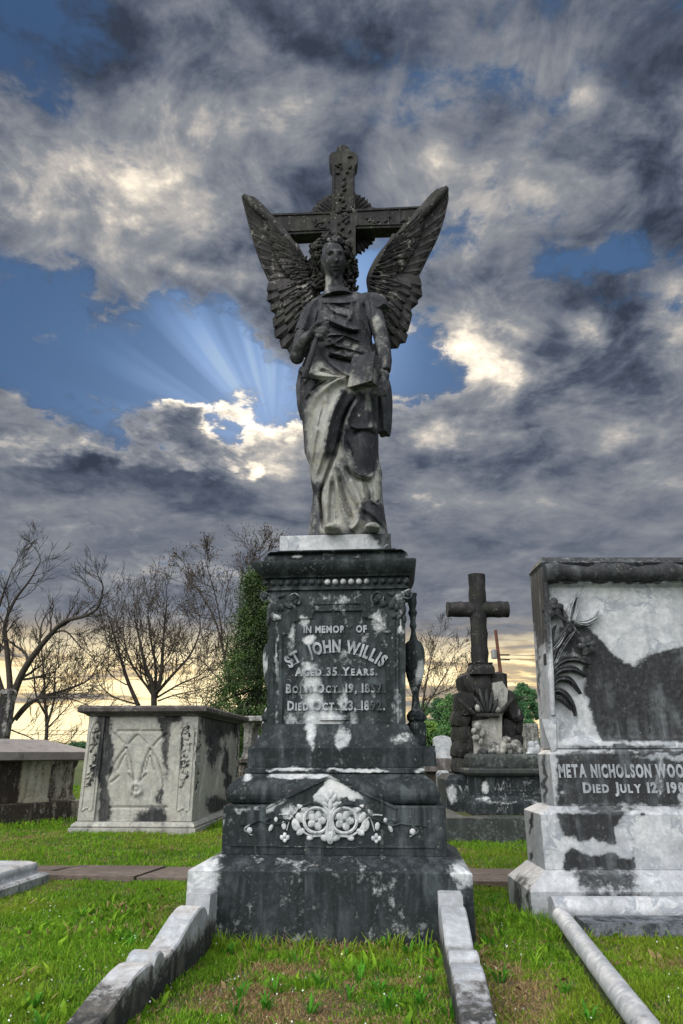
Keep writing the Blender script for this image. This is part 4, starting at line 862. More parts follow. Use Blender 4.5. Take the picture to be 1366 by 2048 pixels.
# ------------------------------------------------------------ monument on the right with the lilies
cxr = 1.62
org = (cxr, 4.05, 0); mon = thing('lily_monument', 'broad marble tombstone carved with lilies and black stains, at the right edge', 'tombstone', org)
s_mon = stain_map([
    ('p', [(1168, 1255), (1205, 1282), (1232, 1312), (1260, 1333), (1281, 1314), (1311, 1304), (1345, 1300), (1420, 1290), (1420, 1484), (1205, 1482), (1187, 1443), (1174, 1391), (1160, 1323)], .93, 3),
    ('p', [(1120, 1250), (1160, 1240), (1190, 1290), (1180, 1330), (1130, 1310), (1110, 1290)], .72, 5),
    ('p', [(1050, 1100), (1420, 1090), (1420, 1128), (1050, 1132)], .74, 4), ('p', [(1085, 1130), (1420, 1124), (1420, 1164), (1090, 1166)], 1.05, 2), ('p', [(1055, 1130), (1096, 1130), (1096, 1230), (1104, 1280), (1080, 1290), (1060, 1240)], .9, 4),  # band along the top roll paints its shadow dark, among real stains
    ('e', 1078, 1340, 4, 80, .62), ('e', 1089, 1560, 4, 50, .7),
    ('p', [(1112, 1508), (1420, 1498), (1420, 1612), (1114, 1612)], .84, 4), ('e', 1350, 1515, 80, 6, .3), ('e', 1370, 1590, 12, 20, .3), ('e', 1108, 1560, 4, 50, .15), ('e', 1150, 1495, 34, 5, .3), ('e', 1240, 1495, 90, 5, .66), ('e', 1320, 1555, 12, 40, .45), ('e', 1130, 1582, 8, 6, .5),
    ('p', [(1116, 1625), (1250, 1625), (1246, 1640), (1232, 1655), (1234, 1690), (1190, 1676), (1150, 1680), (1130, 1672), (1118, 1640)], .9, 3), ('p', [(1126, 1738), (1128, 1705), (1146, 1695), (1180, 1712), (1220, 1710), (1262, 1722), (1272, 1738)], .92, 3), ('p', [(1266, 1680), (1271, 1735), (1264, 1735)], .85, 1), ('e', 1282, 1631, 10, 4, .8), ('e', 1062, 1645, 3, 22, .8), ('e', 1064, 1712, 4, 12, .8), ('e', 1215, 1618, 70, 5, .62),
    ('p', [(1145, 1742), (1262, 1742), (1285, 1782), (1200, 1782), (1160, 1775)], .68, 6), ('p', [(1165, 1785), (1305, 1785), (1312, 1836), (1190, 1836)], .74, 6), ('e', 1045, 1760, 14, 14, .6), ('e', 1035, 1800, 10, 40, .6), ('e', 1058, 1800, 4, 30, .6)], .10)
def rl(x0, y0, x1, z): return ((x0 + x1) / 2, y0, (x1 - x0) / 2, None, z)
def slabprof(rows, yback):       # rows: xleft, yfront, z  (centred on cxr)
    return [(cxr, (yf + yb) / 2, cxr - xl, (yb - yf) / 2, z) for xl, yf, yb, z in rows]
MB().add(rect_loft(slabprof([(.908, 3.70, 4.18, -.08), (.908, 3.70, 4.18, .118), (.912, 3.704, 4.176, .122), (1.008, 3.786, 4.13, .199)], 0), .014)).build('base', M_white, mon, dark=s_mon)
MB().add(rect_loft(slabprof([(1.013, 3.79, 4.125, .2005), (1.013, 3.79, 4.125, .452), (1.017, 3.794, 4.121, .456), (1.085, 3.84, 4.10, .488)], 0), .012)).build('second_step', M_white, mon, dark=s_mon)
ztx = P(1104, 1507, 3.853).z; ztt = P(1104, 1497, 3.88).z
MB().add(rect_loft(slabprof([(1.108, 3.853, 4.095, .4895), (1.108, 3.853, 4.095, ztx - .004), (1.112, 3.857, 4.091, ztx), (1.14, 3.885, 4.08, ztt)], 0), .010)).build('name_block', M_white, mon, dark=s_mon)
ins = inscription([('META NICHOLSON WOO', 1243, 1554, 25, 250), ('Died July 12, 190', 1268, 1585, 20, 203)], 3.853, M_let, mon, dark=stain_map([('e', 1120, 1540, 6, 14, .6), ('e', 1232, 1575, 8, 10, .6), ('e', 1300, 1540, 60, 30, .15)], .22), bold=.045)
# upright slab, rough roll along the top, sunk panel
YM = 3.875; zA, zB = ztt + .001, P(1090, 1133, 3.88).z; xlA, xlB = 1.13, 1.172
def mdisp(V):
    V = V.copy(); px, py = proj(V); fr = V[:, 1] < YM + .03
    pan = [(1096, 1166), (1102, 1310), (1104, 1400), (1117, 1430), (1119, 1489), (1460, 1489), (1452, 1166)]
    ins_ = in_poly(px, py, pan); dd, _, _ = seg_dist(px, py, pan + [pan[0]])
    dep = .045 * sstep(1490, 1470, py) * sstep(0, 4, dd) + .0
    V[:, 1] += np.where(fr & ins_, dep, 0)
    V[:, 1] += np.where(fr & ins_ & in_poly(px, py, [(1168, 1255), (1232, 1312), (1260, 1333), (1281, 1314), (1420, 1290), (1420, 1484), (1205, 1482), (1160, 1323)]), (fbm(px / 7, py / 7) - .5) * .012, 0)
    return V
MB().add(rect_loft([(cxr, YM + .11, cxr - xlA, .11, zA), (cxr, YM + .13, cxr - xlB, .13, zB)], .009, disp=mdisp)).build('tablet', M_white, mon, dark=s_mon)
zT = P(1068, 1118, 3.95).z
MB().add(rect_loft([(cxr, YM + .13, cxr - xlB, .13, zB + .0015), (cxr, YM + .125, cxr - xlB + .006, .14, zB + .02), (cxr, YM + .14, cxr - xlB - .02, .10, zT)], .014)).build('tablet_top', M_white, mon, dark=s_mon)
rp = MB(); xs_ = np.linspace(xlB + .015, 2 * cxr - xlB - .015, 60); zr = (P(1200, 1145, YM - .02)).z
rp.add(tube([(x, YM - .008, zr + .006 * math.sin(x * 21)) for x in xs_], [.050 + .006 * math.sin(x * 17) + .004 * math.sin(x * 47) for x in xs_], 16)); rp.build('top_roll', M_white, mon, dark=s_mon, angle=60)
fr_ = MB()
for xx in (1080, ): fr_.add(tube([P(1090, 1166, YM - .004), P(1096, 1260, YM - .004), P(1101, 1340, YM - .004), P(1106, 1430, YM - .004)], [.018, .02, .018, .012], 10))
fr_.add(prism(px_poly([(1083, 1438), (1112, 1438), (1113, 1498), (1104, 1505), (1092, 1470)], YM - .012), YM - .012, YM + .01))
fr_.build('left_border', M_white, mon, dark=s_mon)
YL = YM + .015
def leaf(mb, pts, w, Y=YL, th=.012, dark=None, n=7):
    q = smooth_line(pts, n); k = len(q); V = []; kx = (P(1201, 1300, Y) - P(1200, 1300, Y)).x
    for i, (x, y) in enumerate(q):
        a = q[max(i - 1, 0)]; b_ = q[min(i + 1, k - 1)]; L = math.hypot(b_[0] - a[0], b_[1] - a[1]) + 1e-6; nx, ny = -(b_[1] - a[1]) / L, (b_[0] - a[0]) / L; t = i / (k - 1); wd = w * (math.sin(math.pi * min(1, t * .8 + .12)) ** .8) * (1 - t ** 4) + .3
        for u, d in ((-1, .004), (-.5, -th), (0, -th * .45), (.5, -th), (1, .004)): c = P(x + nx * wd * u, y + ny * wd * u, Y); V.append((c.x, c.y + d - .01, c.z))
        for u in (1, -1): c = P(x + nx * wd * u, y + ny * wd * u, Y); V.append((c.x, c.y + .05, c.z))
    mb.add((np.array(V), quads(7, k, cu=True, flip=True) + [tuple(range(7)), tuple(range((k - 1) * 7, k * 7))[::-1]]), dark)
lf = MB()
for pts, w, dk in [([(1100, 1345), (1122, 1322), (1150, 1318), (1180, 1330)], 7, .75), ([(1100, 1362), (1118, 1340), (1148, 1338), (1172, 1354)], 7.5, .75), ([(1100, 1380), (1114, 1358), (1140, 1360), (1162, 1388)], 7, .8), ([(1100, 1395), (1112, 1380), (1130, 1388), (1146, 1410), (1152, 1432)], 6, .8), ([(1106, 1400), (1118, 1394), (1134, 1408), (1144, 1420)], 4, .75),
                   ([(1100, 1340), (1108, 1305), (1126, 1275), (1142, 1248)], 5, .72), ([(1096, 1330), (1098, 1300), (1104, 1270), (1112, 1250)], 6, .8), ([(1108, 1330), (1122, 1300), (1136, 1278), (1150, 1262)], 5, .55), ([(1104, 1300), (1118, 1286), (1130, 1262)], 5, .3),
                   ([(1136, 1246), (1138, 1222), (1146, 1200), (1155, 1184)], 4, .3), ([(1146, 1242), (1152, 1222), (1154, 1195)], 3, .25), ([(1148, 1243), (1168, 1245), (1188, 1236), (1197, 1220)], 5, .35), ([(1150, 1246), (1172, 1250), (1192, 1240)], 4, .5), ([(1134, 1252), (1130, 1232), (1122, 1216)], 4, .6)]: leaf(lf, pts, w, dark=dk)
lf.build('lily_leaves', M_white, mon, angle=60)
def lily(cx, cy, r, dk):
    mb = MB(); kx = (P(1201, 1300, YL) - P(1200, 1300, YL)).x; c = P(cx, cy, YL - .025)
    for k in range(6):
        a = math.radians(60 * k + 12); mb.add(ellipsoid(c + Vector((math.cos(a) * r * .55 * kx, .004, math.sin(a) * r * .55 * kx)), (r * .52 * kx, .016, r * .34 * kx), Matrix.Rotation(-a, 3, 'Y') @ Matrix.Rotation(rad(18), 3, 'Z'), 12, 8), dk)
    mb.add(lathe([(.3 * r * kx, 0), (.22 * r * kx, .012), (.08 * r * kx, .03)], (0, 0, 0), 10)); V = mb.V[-1]; V[:] = np.column_stack([V[:, 0] + c.x, c.y - .005 - V[:, 2] * .9, V[:, 1] + c.z]); mb.A[-1][:] = dk
    mb.build('lily_flower', M_white, mon, angle=60)
lily(1106, 1216, 23, .78); lily(1174, 1290, 20, .74)
sm_ = MB().add(tube([P(1112, 1226, YL - .02), P(1128, 1240, YL - .02), P(1142, 1248, YL - .02), P(1152, 1262, YL - .012), P(1166, 1276, YL - .012)], [.012, .010, .009, .008, .008], 8)).add(tube([P(1140, 1248, YL - .015), P(1118, 1276, YL - .012), P(1106, 1300, YL - .01), P(1100, 1360, YL - .01)], .009, 8)); sm_.build('lily_stem', M_white, mon, dark=.78)
# rolled kerb in front of it
rk = thing('roll_kerb', 'rounded white marble kerb running toward the viewer from the lily tombstone', 'kerb', (1.0, 3.4, 0))
MB().add(tube([(.985, 3.50, .055), (.97, 3.36, .055), (.90, 2.80, .05), (.825, 2.2, .045), (.77, 1.8, .04)], [.036, .037, .037, .038, .038], 20)).build('side_roll', M_white, rk, dark=.16, angle=60)
MB().add(tube([(.975, 3.60, .062), (1.3, 3.60, .062), (1.8, 3.60, .062), (2.4, 3.60, .062)], .056, 20)).build('cross_roll', M_white, rk, dark=stain_map([('e', 1230, 1868, 60, 6, .7)], .14), angle=60)
tag(MB().add(prism([(1.06, -.05), (2.3, -.05), (2.3, .05), (1.06, .05)], 3.40, 3.54)).build('marble_slab', stone('veined_dark_marble', white=(.22, .24, .28), grey=(.08, .09, .11), namp=1.1, nscale=14, vein=.9, streak=.1), None, dark=.45), 'dark veined marble slab lying along the grass edge behind the rolled kerb', 'slab')

# ------------------------------------------------------------ carved chest tomb
cy0 = 7.53; xL, xR = -2.62, -1.447; ccx = (xL + xR) / 2; dep = 2.3; ccy = cy0 + dep / 2
ch = thing('chest_tomb', 'carved white marble chest tomb with gothic arch panel and brown lid', 'tomb', (ccx, ccy, 0), rotz=rad(-3))
def zpx(y, Y=cy0): return P(300, y, Y).z
s_ch = stain_map([('p', [(205, 1430), (232, 1430), (230, 1470), (240, 1490), (232, 1540), (222, 1560), (232, 1640), (208, 1648), (206, 1560), (198, 1530), (204, 1480)], .88, 4), ('p', [(330, 1430), (372, 1430), (372, 1440), (352, 1445), (346, 1560), (340, 1520), (338, 1470), (330, 1450)], .88, 4), ('p', [(290, 1630), (312, 1615), (345, 1612), (346, 1650), (280, 1650)], .85, 6), ('e', 196, 1535, 4, 26, .8), ('e', 376, 1500, 3, 50, .72), ('e', 403, 1490, 3, 60, .66), ('e', 220, 1600, 5, 30, .75), ('e', 332, 1590, 8, 16, .65),
                  ('e', 430, 1480, 12, 60, .75), ('e', 432, 1610, 16, 20, .75), ('p', [(412, 1430), (500, 1445), (500, 1475), (412, 1465)], .8, 6), ('e', 450, 1550, 5, 60, .7)], .12)
MB().add(box(xL - .06, xR + .06, cy0 - .06, cy0 + dep + .06, -.05, .035, .03, .004)).add(rect_loft([(ccx, ccy, (xR - xL) / 2 + .035, dep / 2 + .035, .0355), (ccx, ccy, (xR - xL) / 2 + .045, dep / 2 + .045, .05), (ccx, ccy, (xR - xL) / 2 + .035, dep / 2 + .035, .07), (ccx, ccy, (xR - xL) / 2 + .01, dep / 2 + .01, .09)], .03)).build('tomb_base', M_tomb, ch, dark=.25)
zl = zpx(1432)
def ch_disp(V):
    V = V.copy(); px, py = proj(V); fr = V[:, 1] < cy0 + .05; d = np.zeros(len(V))
    for pts in ([(226, 1560), (240, 1525), (258, 1500), (263, 1495)], [(263, 1495), (272, 1520), (278, 1560), (278, 1590)], [(290, 1565), (300, 1525), (311, 1498)], [(311, 1498), (326, 1520), (336, 1550), (338, 1575)], [(238, 1466), (254, 1482), (262, 1490)], [(268, 1488), (286, 1470), (304, 1488)], [(318, 1492), (330, 1478), (345, 1468)], [(246, 1462), (288, 1462)], [(294, 1462), (338, 1462)], [(230, 1615), (346, 1615)], [(232, 1565), (248, 1552)], [(276, 1560), (268, 1548)], [(292, 1560), (304, 1548)], [(245, 1540), (255, 1518), (262, 1510), (268, 1540)], [(302, 1540), (311, 1512), (320, 1540)]):
        q, _, _ = seg_dist(px, py, smooth_line(pts, 4)); d += .022 * np.exp(-(q / 1.7) ** 2)
    for k in range(10):
        an = k * .628; cx_, cy_ = 284 + 11 * math.cos(an), 1578 + 11 * math.sin(an); d -= .02 * np.exp(-((px - cx_) / 4.5) ** 2 - ((py - cy_) / 4.5) ** 2)
    d -= .02 * np.exp(-((px - 284) / 3.5) ** 2 - ((py - 1578) / 3.5) ** 2)
    V[:, 1] += np.where(fr, d, 0)
    rt = V[:, 0] > xR - .1; yy = V[:, 1] - cy0 - dep / 2; zz = V[:, 2]; e = 0
    for pts in ([(-.75, .3), (-.6, .65), (-.42, .9), (-.28, .65), (-.12, .3)], [(-.0, .3), (.15, .65), (.35, .9), (.55, .65), (.7, .3)], [(-.42, .9), (-.05, 1.02), (.35, .9)], [(-.7, .95), (-.42, .72), (-.05, .98), (.3, .72), (.7, .95)]):
        q, _, _ = seg_dist(yy, zz, smooth_line(pts, 4)); e = e + .03 * np.exp(-(q / .025) ** 2)
    V[:, 0] -= np.where(rt, e, 0); return V
MB().add(rect_loft([(ccx, ccy, (xR - xL) / 2 - .03, dep / 2 - .03, .091), (ccx, ccy, (xR - xL) / 2 - .03, dep / 2 - .03, zl)], .0105, disp=ch_disp)).build('panel_body', M_tomb, ch, dark=s_ch, angle=60)
for ix in (0, 1):
    for iy in (0, 1):
        w_ = .17 if ix == 0 else .20; x0_ = xL if ix == 0 else xR - w_; y0_ = cy0 if iy == 0 else cy0 + dep - .24
        pb = MB().add(box(x0_, x0_ + w_, y0_, y0_ + .24, .0905, zl - .001, .016, .008))
        cxp = x0_ + w_ / 2
        if iy == 0:
            for s_ in (-1, 1): pb.add(tube([(cxp + s_ * w_ * .33, y0_ - .002, .2), (cxp + s_ * w_ * .33, y0_ - .002, .6), (cxp + s_ * w_ * .33, y0_ - .002, .95), (cxp + s_ * w_ * .18, y0_ - .002, 1.03), (cxp, y0_ - .002, 1.06)], .007, 6))
            rg = random.Random(ix); zz = 1.0
            while zz > .40:
                for k in range(3): pb.add(ellipsoid((cxp + rg.uniform(-.03, .03), y0_ - .004, zz + rg.uniform(-.02, .02)), (.026, .014, .012), Matrix.Rotation(rg.uniform(0, 3.1), 3, 'Y'), 9, 6), .3 if rg.random() < .6 else .7)
                zz -= .055
            for k in (-1, 0, 1): pb.add(ellipsoid((cxp + k * .035, y0_ - .002, .20 + (.018 if k == 0 else 0)), (.024, .010, .012), Matrix.Rotation(rad(k * 35), 3, 'Y'), 9, 6), .1)
        if ix == 1:
            rg = random.Random(9 + iy); zz = 1.0; yc_ = y0_ + .12
            while zz > .35:
                pb.add(ellipsoid((x0_ + w_ + .002, yc_ + rg.uniform(-.04, .04), zz), (.012, .035, .014), Matrix.Rotation(rg.uniform(0, 3.1), 3, 'X'), 9, 6), rg.choice((.3, .8))); zz -= .045
        pb.build('corner_pilaster', M_tomb, ch, dark=s_ch)
hx, hy = (xR - xL) / 2, dep / 2; zt_ = zpx(1411, cy0 - .12)
MB().add(rect_loft([(ccx, ccy, hx, hy, zl + .0015), (ccx, ccy, hx + .02, hy + .02, zl + .002), (ccx, ccy, hx + .03, hy + .03, zl + .016), (ccx, ccy, hx + .07, hy + .07, zl + .03), (ccx, ccy, hx + .095, hy + .095, zl + .045), (ccx, ccy, hx + .10, hy + .10, zt_ - .02), (ccx, ccy, hx + .085, hy + .085, zt_), (ccx, ccy, hx + .05, hy + .05, zt_ + .004)], .03, resz=.01)).build('lid', M_lid, ch, dark=.62)

# ------------------------------------------------------------ low box tomb at the left edge
u_ = Vector((.58, .81, 0)).normalized(); n_ = Vector((-u_.y, u_.x, 0)); Bc = Vector((-3.2, 9.12, 0)); cb_ = Bc - u_ * 1.15 + n_ * .5
lt = thing('box_tomb', 'low stone box tomb with sloped lid and black streaks, cut by the left frame edge', 'tomb', (0, 0, 0)); 
lt.location = cb_; lt.rotation_euler = (0, 0, -math.atan2(u_.x, u_.y)); lt['_org'] = [0, 0, 0]
M_t2 = stone('streaked_tomb_stone', white=(.42, .42, .37), grey=(.11, .095, .085), black=(.025, .02, .018), streak=1.1, namp=.5, lichen=.1, vein=.2, warm=.5)
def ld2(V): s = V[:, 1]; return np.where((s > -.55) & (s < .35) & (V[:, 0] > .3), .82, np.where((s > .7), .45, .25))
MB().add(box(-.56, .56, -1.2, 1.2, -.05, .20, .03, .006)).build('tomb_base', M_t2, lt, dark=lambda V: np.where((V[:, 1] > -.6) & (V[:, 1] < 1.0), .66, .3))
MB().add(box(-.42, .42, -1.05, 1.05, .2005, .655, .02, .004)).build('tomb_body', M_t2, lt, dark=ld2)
for yy in (-1.05, -.62, .42, ):
    MB().add(rect_loft([(.43, yy + .15, .045, .15, .2008), (.43, yy + .15, .04, .145, .23), (.43, yy + .15, .03, .125, .25), (.43, yy + .15, .03, .13, .60), (.43, yy + .15, .05, .15, .63), (.43, yy + .15, .05, .15, .6545)], .02)).build('pilaster', M_t2, lt, dark=.2)
MB().add(lathe([(.10, 0), (.10, .03), (.07, .06), (.06, .10), (.055, .36), (.08, .40), (.09, .452)], (.40, 1.0, .2012), 16)).build('corner_column', M_t2, lt, dark=.45)
MB().add(rect_loft([(0, 0, .55, 1.18, .656), (0, 0, .60, 1.24, .67), (0, 0, .60, 1.24, .755), (0, 0, .585, 1.225, .762), (0, 0, .16, .75, .90), (0, 0, .10, .7, .905)], .03)).build('lid', M_lid, lt, dark=.25)
# ------------------------------------------------------------ white marble ledger end, far left
lg = thing('marble_ledger', 'low white marble ledger with rounded top, cut by the left frame edge', 'slab', (-2.4, 4.2, 0), rotz=rad(-6))
MB().add(rect_loft([(-2.58, 4.52, .70, .30, -.04), (-2.58, 4.52, .70, .30, .035), (-2.58, 4.52, .685, .285, .048)], .03)).build('foot_course', M_white, lg, dark=.3)
MB().add(rect_loft([(-2.60, 4.52, .665, .265, .0485), (-2.60, 4.52, .655, .255, .062), (-2.60, 4.52, .66, .26, .085), (-2.60, 4.52, .65, .25, .105), (-2.60, 4.52, .62, .22, .118), (-2.60, 4.52, .5, .15, .123)], .03, resz=.01)).build('rolled_top', M_white, lg, dark=.15, angle=60)
# stone post by the left edge
po = thing('stone_post', 'weathered brown stone post with rounded cap, at the left edge before bare trees', 'post', tuple(Vector((P(4, 1470, 12).x, 12, 0))))
px0 = P(4, 1470, 12).x
MB().add(rect_loft([(px0, 12, .10, .10, 0), (px0, 12, .095, .095, 1.68)], .05)).build('shaft', M_moss, po, dark=lambda V: .45 + .4 * (V[:, 0] < px0 + .02))
MB().add(rect_loft([(px0, 12, .105, .105, 1.681), (px0, 12, .105, .105, 1.72), (px0, 12, .08, .08, 1.76), (px0, 12, .03, .03, 1.78)], .03)).build('cap', M_moss, po, dark=.5)
# table tomb behind the chest tomb
tt = thing('table_tomb', 'grey marble table tomb on carved legs, half hidden behind the carved chest tomb', 'tomb', (-1.75, 11.6, 0))
MB().add(box(-2.35, -1.36, 11.0, 12.2, -.05, .60, .06)).add(box(-2.40, -1.31, 10.95, 12.25, .601, .66, .06)).build('tomb_base', M_t2, tt, dark=.55)
for x_ in (-2.2, -1.45):
    for y_ in (11.15, 12.0): MB().add(rect_loft([(x_, y_, .08, .08, .6615), (x_, y_, .075, .075, .72), (x_, y_, .055, .055, .75), (x_, y_, .06, .06, 1.10), (x_, y_, .085, .085, 1.16), (x_, y_, .085, .085, 1.194)], .03)).build('leg', M_tomb, tt, dark=.42)
MB().add(rect_loft([(-1.82, 11.58, .56, .62, 1.195), (-1.82, 11.58, .60, .66, 1.21), (-1.82, 11.58, .60, .66, 1.27), (-1.82, 11.58, .58, .64, 1.28)], .04)).build('table_slab', M_kerb, tt, dark=.4)
# small white figure on a plinth behind the pedestal
kx_ = P(548, 1440, 9.2).x; fg = thing('cherub_statue', 'small white marble cherub on a white plinth, peeping out left behind the black pedestal', 'statue', (kx_, 9.2, 0))
MB().add(rect_loft([(kx_, 9.2, .20, .20, -.05), (kx_, 9.2, .20, .20, .2), (kx_, 9.2, .15, .15, .24), (kx_, 9.2, .14, .14, .86), (kx_, 9.2, .18, .18, .90), (kx_, 9.2, .18, .18, .95)], .04)).build('plinth', M_white, fg, dark=.15)
cbm = MB(); zc_ = .95
for c_, r_ in [((0, 0, .12), (.16, .13, .14)), ((0, 0, .25), (.10, .09, .13)), ((0, -.01, .385), (.062, .065, .075)), ((-.06, -.08, .10), (.05, .11, .05)), ((.06, -.08, .10), (.05, .11, .05)), ((-.09, -.04, .26), (.035, .05, .09)), ((.09, -.04, .26), (.035, .05, .09)), ((0, .01, .45), (.03, .03, .03)), ((0, .0, .33), (.035, .035, .05)), ((0, -.07, .38), (.012, .02, .012))]: cbm.add(ellipsoid((kx_ + c_[0], 9.2 + c_[1], zc_ + c_[2]), r_, nu=20, nv=14))
cbm.add(ellipsoid((kx_, 9.2, .97), (.14, .13, .03)))
MB().add(remesh(cbm, .010)).build('cherub', M_white, fg, dark=.2, angle=180)

# ------------------------------------------------------------ raised plot, box tomb and rustic cross
plot = thing('plot_kerb', 'long dark grey stone kerb round the raised plot of the rustic cross', 'kerb', (2.2, 6.8, 0))
xk = P(893, 1650, 6.76).x
M_k2 = stone('speckled_kerb', white=(.22, .25, .24), grey=(.07, .08, .08), black=(.03, .035, .035), namp=.6, streak=.3, lichen=.8)
MB().add(box(xk, 4.2, 6.76, 6.95, -.05, .19, .04, .006)).build('front_kerb', M_k2, plot, dark=.62)
MB().add(box(xk, xk + .19, 6.951, 10.6, -.05, .189, .08, .006)).build('side_kerb', M_k2, plot, dark=.62)
tag(MB().add((np.array([(xk + .18, 6.94, .16), (4.2, 6.94, .16), (4.2, 10.5, .16), (xk + .18, 10.5, .16)]), [(0, 1, 2, 3)])).build('ground', bpy.data.materials['turf_soil'], None, dark=.5), 'grass fill of the raised plot', None, kind='structure')
YW = 7.40; wx0 = P(943, 1600, YW).x; wt = thing('name_tomb', 'dark marble box tomb lettered with a family name, marble lambs and rocks along its top', 'tomb', (wx0 + .6, YW + .4, .16))
zw = lambda y, Y=YW: P(1000, y, Y).z
wxc = wx0 + .62
s_w = stain_map([('e', 972, 1573, 7, 10, .0), ('e', 965, 1598, 16, 3, .2), ('e', 1010, 1604, 60, 2, .5), ('e', 990, 1542, 30, 3, .55)], .76)
def wl(rows): return [(wxc + 0, YW + .45, .62 - i, .45 - i, z) for i, z in rows]
MB().add(rect_loft(wl([(0, .14), (0, zw(1607)), (.012, zw(1604)), (.02, zw(1597)), (.045, zw(1592))]), .02)).build('tomb_base', M_ped, wt, dark=s_w)
MB().add(rect_loft(wl([(.05, zw(1592) + .001), (.05, zw(1554))]), .012)).build('tomb_body', M_ped, wt, dark=s_w)
MB().add(rect_loft(wl([(.04, zw(1554) + .001), (.0, zw(1551)), (-.02, zw(1546)), (-.02, zw(1540)), (.0, zw(1537))]), .02, resz=.01)).build('cap_slab', M_k2, wt, dark=.66)
inscription([('WILLIS', 1024, 1582, 17, 84)], YW + .047, M_let, wt, dark=stain_map([('e', 1000, 1574, 10, 12, .62), ('e', 1060, 1574, 8, 12, .75)], .60), bold=.02)
wb_ = MB(); V, Fc = rect_loft(wl([(.06, zw(1537) + .001), (.05, zw(1530)), (.05, zw(1515)), (.07, zw(1508))]), .02); V = V + (np.random.default_rng(1).random(V.shape) - .5) * .012; wb_.add((V, Fc)); wb_.build('rock_bed', M_k2, wt, dark=.62, angle=50)
YT = YW + .25
def lump(name, label, cat, parts, dark, mat, bump=.1):
    mb = MB()
    for x, y, rx, ry, dd in parts: c = P(x, y, YT + dd); k = (P(x + 1, y, YT) - P(x, y, YT)).x; mb.add(ellipsoid(c, (rx * k, rx * k * .9, ry * k), nu=18, nv=12, bump=bump))
    o = MB().add(remesh(mb, .008)).build(name, mat, None, dark=dark, angle=180); tag(o, label, cat, 'small marble carvings on the name tomb'); return o
lump('lamb_figure', 'dark round marble lamb lying in the middle of the lettered tomb top', 'statue', [(1030, 1492, 14, 13, 0), (1040, 1502, 8, 7, -.05), (1018, 1492, 6, 6, -.05), (1020, 1503, 5, 6, -.03), (1034, 1506, 10, 6, 0)], .5, M_tomb)
lump('lamb_figure', 'pale upright marble lamb between the dark lamb and the cairn tablet', 'statue', [(1012, 1480, 9, 8, 0), (1008, 1494, 9, 11, 0), (1003, 1504, 9, 6, 0), (1018, 1478, 4, 4, -.05)], .38, M_tomb)
lump('shell_carving', 'ribbed marble shell leaning left of the pale lamb on the lettered tomb', 'carving', [(988, 1496, 12, 12, .05), (982, 1504, 10, 6, .0), (996, 1500, 7, 9, 0)], .5, M_tomb, .25)
lump('shell_carving', 'small black hooded shell at the left end of the lettered tomb top', 'carving', [(966, 1504, 11, 7, 0), (960, 1507, 7, 4, 0)], .72, M_tomb, .2)
lump('cherub_figure', 'white sitting marble figure on the lettered tomb against the lily tombstone edge', 'statue', [(1063, 1490, 8, 8, 0), (1064, 1504, 10, 11, 0), (1075, 1500, 7, 12, 0), (1058, 1508, 7, 5, -.04), (1073, 1486, 4, 5, 0)], .18, M_white)
YK = 8.05; kc = thing('rustic_cross', 'black stone log cross rising from a rock cairn with a white tablet', 'cross', tuple(Vector((P(958, 1500, YK).x, YK, .16))))
zk = lambda x, y, Y=YK: P(x, y, Y)
cm = MB(); rg = random.Random(11)
def log(a, b_, r0, r1, seed):
    k = 14; pts = [P(a[0] + (b_[0] - a[0]) * i / k, a[1] + (b_[1] - a[1]) * i / k, YK + .02) for i in range(k + 1)]; kx = (P(961, 1300, YK) - P(960, 1300, YK)).x
    V, F_ = tube(pts, [kx * (r0 + (r1 - r0) * i / k) * (1 + .05 * math.sin(i * 2.1 + seed)) for i in range(k + 1)], 18, flat=1.0)
    c = np.repeat(np.array([list(p) for p in pts]), 18, 0); V = c + (V - c) * (1 + .07 * (np.random.default_rng(seed).random((len(V), 1)) - .5)); return V, F_
cm.add(log((953, 1150), (960, 1332), 17, 17, 1)).add(log((894, 1219), (1016, 1219), 15.5, 16.5, 2))
cm.build('log_cross', M_moss, kc, dark=1.15, angle=50)
MB().add(rect_loft([(P(961, 1340, YK).x, YK, .14, .12, P(961, 1350, YK).z), (P(961, 1340, YK).x, YK, .14, .12, P(961, 1338, YK).z), (P(961, 1340, YK).x, YK, .12, .10, P(961, 1331, YK).z), (P(961, 1340, YK).x, YK, .13, .11, P(961, 1327, YK).z)], .03)).build('cross_socket', M_moss, kc, dark=.85)
kk_ = (P(961, 1440, YK) - P(960, 1440, YK)).x
rocks = [(961, 1375, 34, 34), (935, 1370, 22, 26), (990, 1370, 26, 28), (930, 1410, 26, 30), (1010, 1405, 22, 28), (922, 1440, 22, 22), (1024, 1430, 20, 20), (965, 1430, 40, 40), (925, 1472, 24, 24), (945, 1490, 24, 22), (1010, 1460, 26, 26), (918, 1500, 18, 20), (945, 1515, 22, 16), (922, 1532, 22, 18), (955, 1540, 22, 16), (985, 1500, 30, 40), (1020, 1490, 24, 30), (1030, 1450, 14, 26)]
rk_ = MB()
for i, (x, y, rx, ry) in enumerate(rocks):
    V, F_ = ellipsoid((0, 0, 0), (1, 1, 1), nu=12, nv=8); r3 = np.random.default_rng(i); V = V * (1 + (r3.random((len(V), 1)) - .5) * .34); q = np.abs(V).max(1, keepdims=True) ; V = V / (q ** .55)
    R_ = np.array(Matrix.Rotation(r3.random() * .9 - .45, 3, 'Y')); V = (V * np.array([rx * kk_ * .92, .22, ry * kk_ * .92])) @ R_.T; rk_.add((V + np.array(P(x, y, YK + .12 + .02 * (i % 3))), F_))
rk_.build('cairn', M_moss, kc, dark=stain_map([('e', 1002, 1400, 10, 40, .35), ('e', 930, 1400, 8, 8, .4), ('e', 960, 1460, 10, 20, .4), ('e', 1040, 1425, 4, 10, .2)], 1.1), angle=28)
